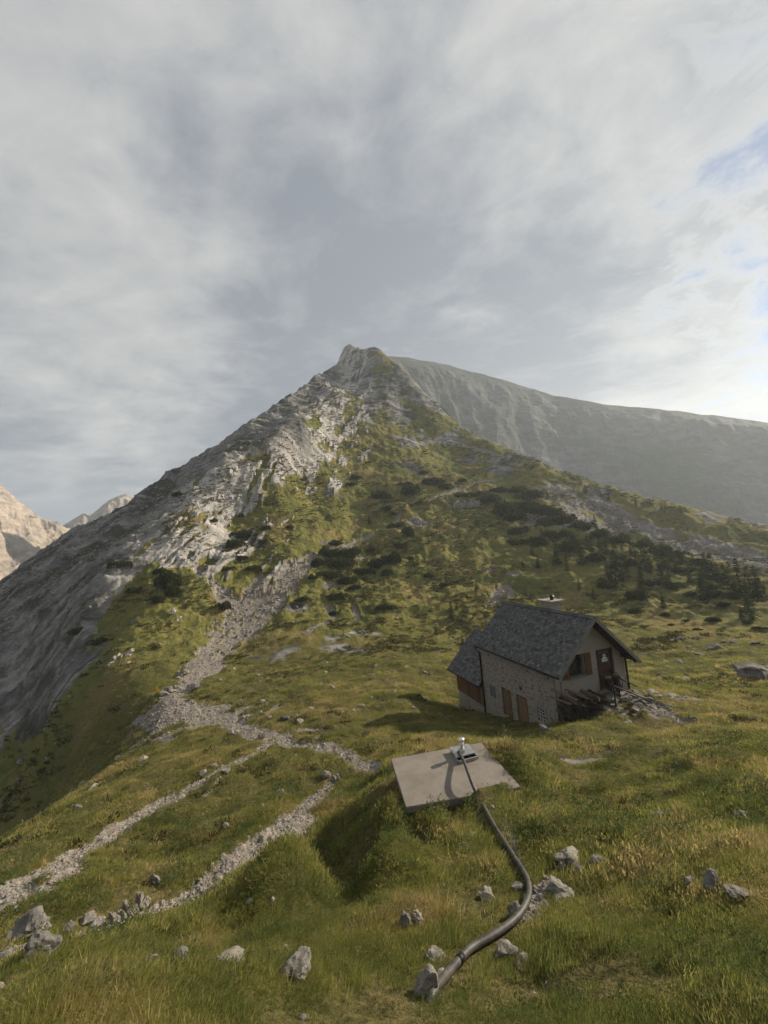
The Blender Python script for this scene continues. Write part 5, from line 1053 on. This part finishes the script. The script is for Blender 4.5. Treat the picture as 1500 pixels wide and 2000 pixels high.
G = join(band(38000, 2.2, 7.0, [0, 0, 1, 2, 2, 2], 0.55, 1.15, 1, power=1.25), band(6000, 2.6, 8, [3, 4], 0.35, 0.8, 2, clump=1.3), band(1500, 1.2, 9, [8], 0.6, 1.2, 12),
         band(34000, 6, 14, [0, 2, 5, 5, 6], 0.7, 1.25, 3, power=1.1), band(4000, 7, 16, [3, 4], 1.0, 1.7, 4, clump=1.8), band(42000, 13, 30, [5, 6, 6], 0.8, 1.4, 5, power=1.15), band(42000, 28, 58, [7, 7, 6], 0.8, 1.5, 6, power=1.15))
scatter('grass', *G, protos, 'tufted alpine grass and herbs of the meadow')
# low heath and sedge clumps that roughen the mountainside
M_HEATH = grass_material('heath', (0.026, 0.034, 0.012), (0.064, 0.068, 0.022), (0.12, 0.10, 0.04), 0.2)
hp_ = [tuft('clump', 30 + i, 60, 0.42, 0.20, 0.03, 0.1, M_HEATH, 1.0) for i in range(3)]
def heath(n, r0, r1, s0, s1, seed, cut):
    g = np.random.default_rng(seed); th = g.uniform(-TFINE * 0.97, TFINE * 0.97, n); r = np.sqrt(r0 * r0 + (r1 * r1 - r0 * r0) * g.random(n)); x, y = np.sin(th) * r, np.cos(th) * r
    z = grid_at(Z, th, r); keep = (fbm(x * 0.5, y, 7, 4, 0.6, seed) + 0.5 * fbm(x, y, 30, 2, 0.5, seed + 3) + g.uniform(-0.25, 0.25, n) > cut) & (grid_at(np.maximum(slab, gravel), th, r) < 0.3) & free(x, y)
    x, y, z = x[keep], y[keep], z[keep]; m = len(x); s = g.uniform(s0, s1, m)
    return np.stack([x, y, z], 1), np.stack([g.normal(0, 0.1, m), g.normal(0, 0.1, m), g.uniform(-3, 3, m)], 1), np.stack([s * g.uniform(1, 2.2, m), s, s * g.uniform(0.6, 1.3, m)], 1), g.integers(0, 3, m), np.clip(g.normal(0.45, 0.28, m), 0, 1)
scatter('heath', *join(heath(26000, 45, 110, 0.5, 1.2, 301, 0.12), heath(22000, 100, 190, 0.8, 1.8, 302, 0.15), heath(5000, 12, 46, 0.25, 0.7, 303, 0.35)), hp_, 'low dark heath and sedge clumps on the mountainside')
# gravel
M_GRAV = rock_material('gravel_stone', (0.27, 0.245, 0.21), (0.14, 0.128, 0.112), (0.32, 0.295, 0.255))
gp = []
for i in range(6):
    me = rock_mesh('pebble', 1200 + i, 1, 0.8, 0.65, 1, 0.4, 4); me.materials.append(M_GRAV); gp.append(bpy.data.objects.new('pebble', me))
def stones(n, r0, r1, s0, s1, seed, need=0.35, G_=None, power=1.2):
    g = np.random.default_rng(seed); th = g.uniform(-TFINE * 0.97, TFINE * 0.97, n); r = np.sqrt(r0 * r0 + (r1 * r1 - r0 * r0) * g.random(n) ** power)
    gr = grid_at(gravel if G_ is None else G_, th, r); x, y = np.sin(th) * r, np.cos(th) * r; keep = (gr + g.uniform(-0.25, 0.15, n) > need) & free(x, y)
    th, r, x, y = th[keep], r[keep], x[keep], y[keep]; m = len(x); co = np.stack([x, y, grid_at(Z, th, r)], 1)
    s = s0 + (s1 - s0) * g.random(m) ** 5; scl = np.stack([s, s * g.uniform(0.7, 1.2, m), s * g.uniform(0.6, 1.1, m)], 1)
    return co, g.uniform(-3, 3, (m, 3)) * np.array([0.15, 0.15, 1]), scl, g.integers(0, 6, m), g.random(m)
Q = join(stones(110000, 5, 16, 0.012, 0.075, 21), stones(90000, 14, 34, 0.02, 0.11, 22), stones(100000, 32, 75, 0.04, 0.18, 23), stones(14000, 60, 110, 0.1, 0.5, 24), stones(9000, 45, 115, 0.1, 0.4, 25, 0.55, np.maximum(rib, scree)), stones(26000, 90, 150, 0.15, 0.55, 26, 0.5, np.maximum(scree, rib)), stones(1600, 2, 25, 0.02, 0.09, 27, -1), stones(3000, 25, 110, 0.06, 0.4, 28, -1))
scatter('gravel', *Q, gp, 'loose pale limestone gravel and scree')
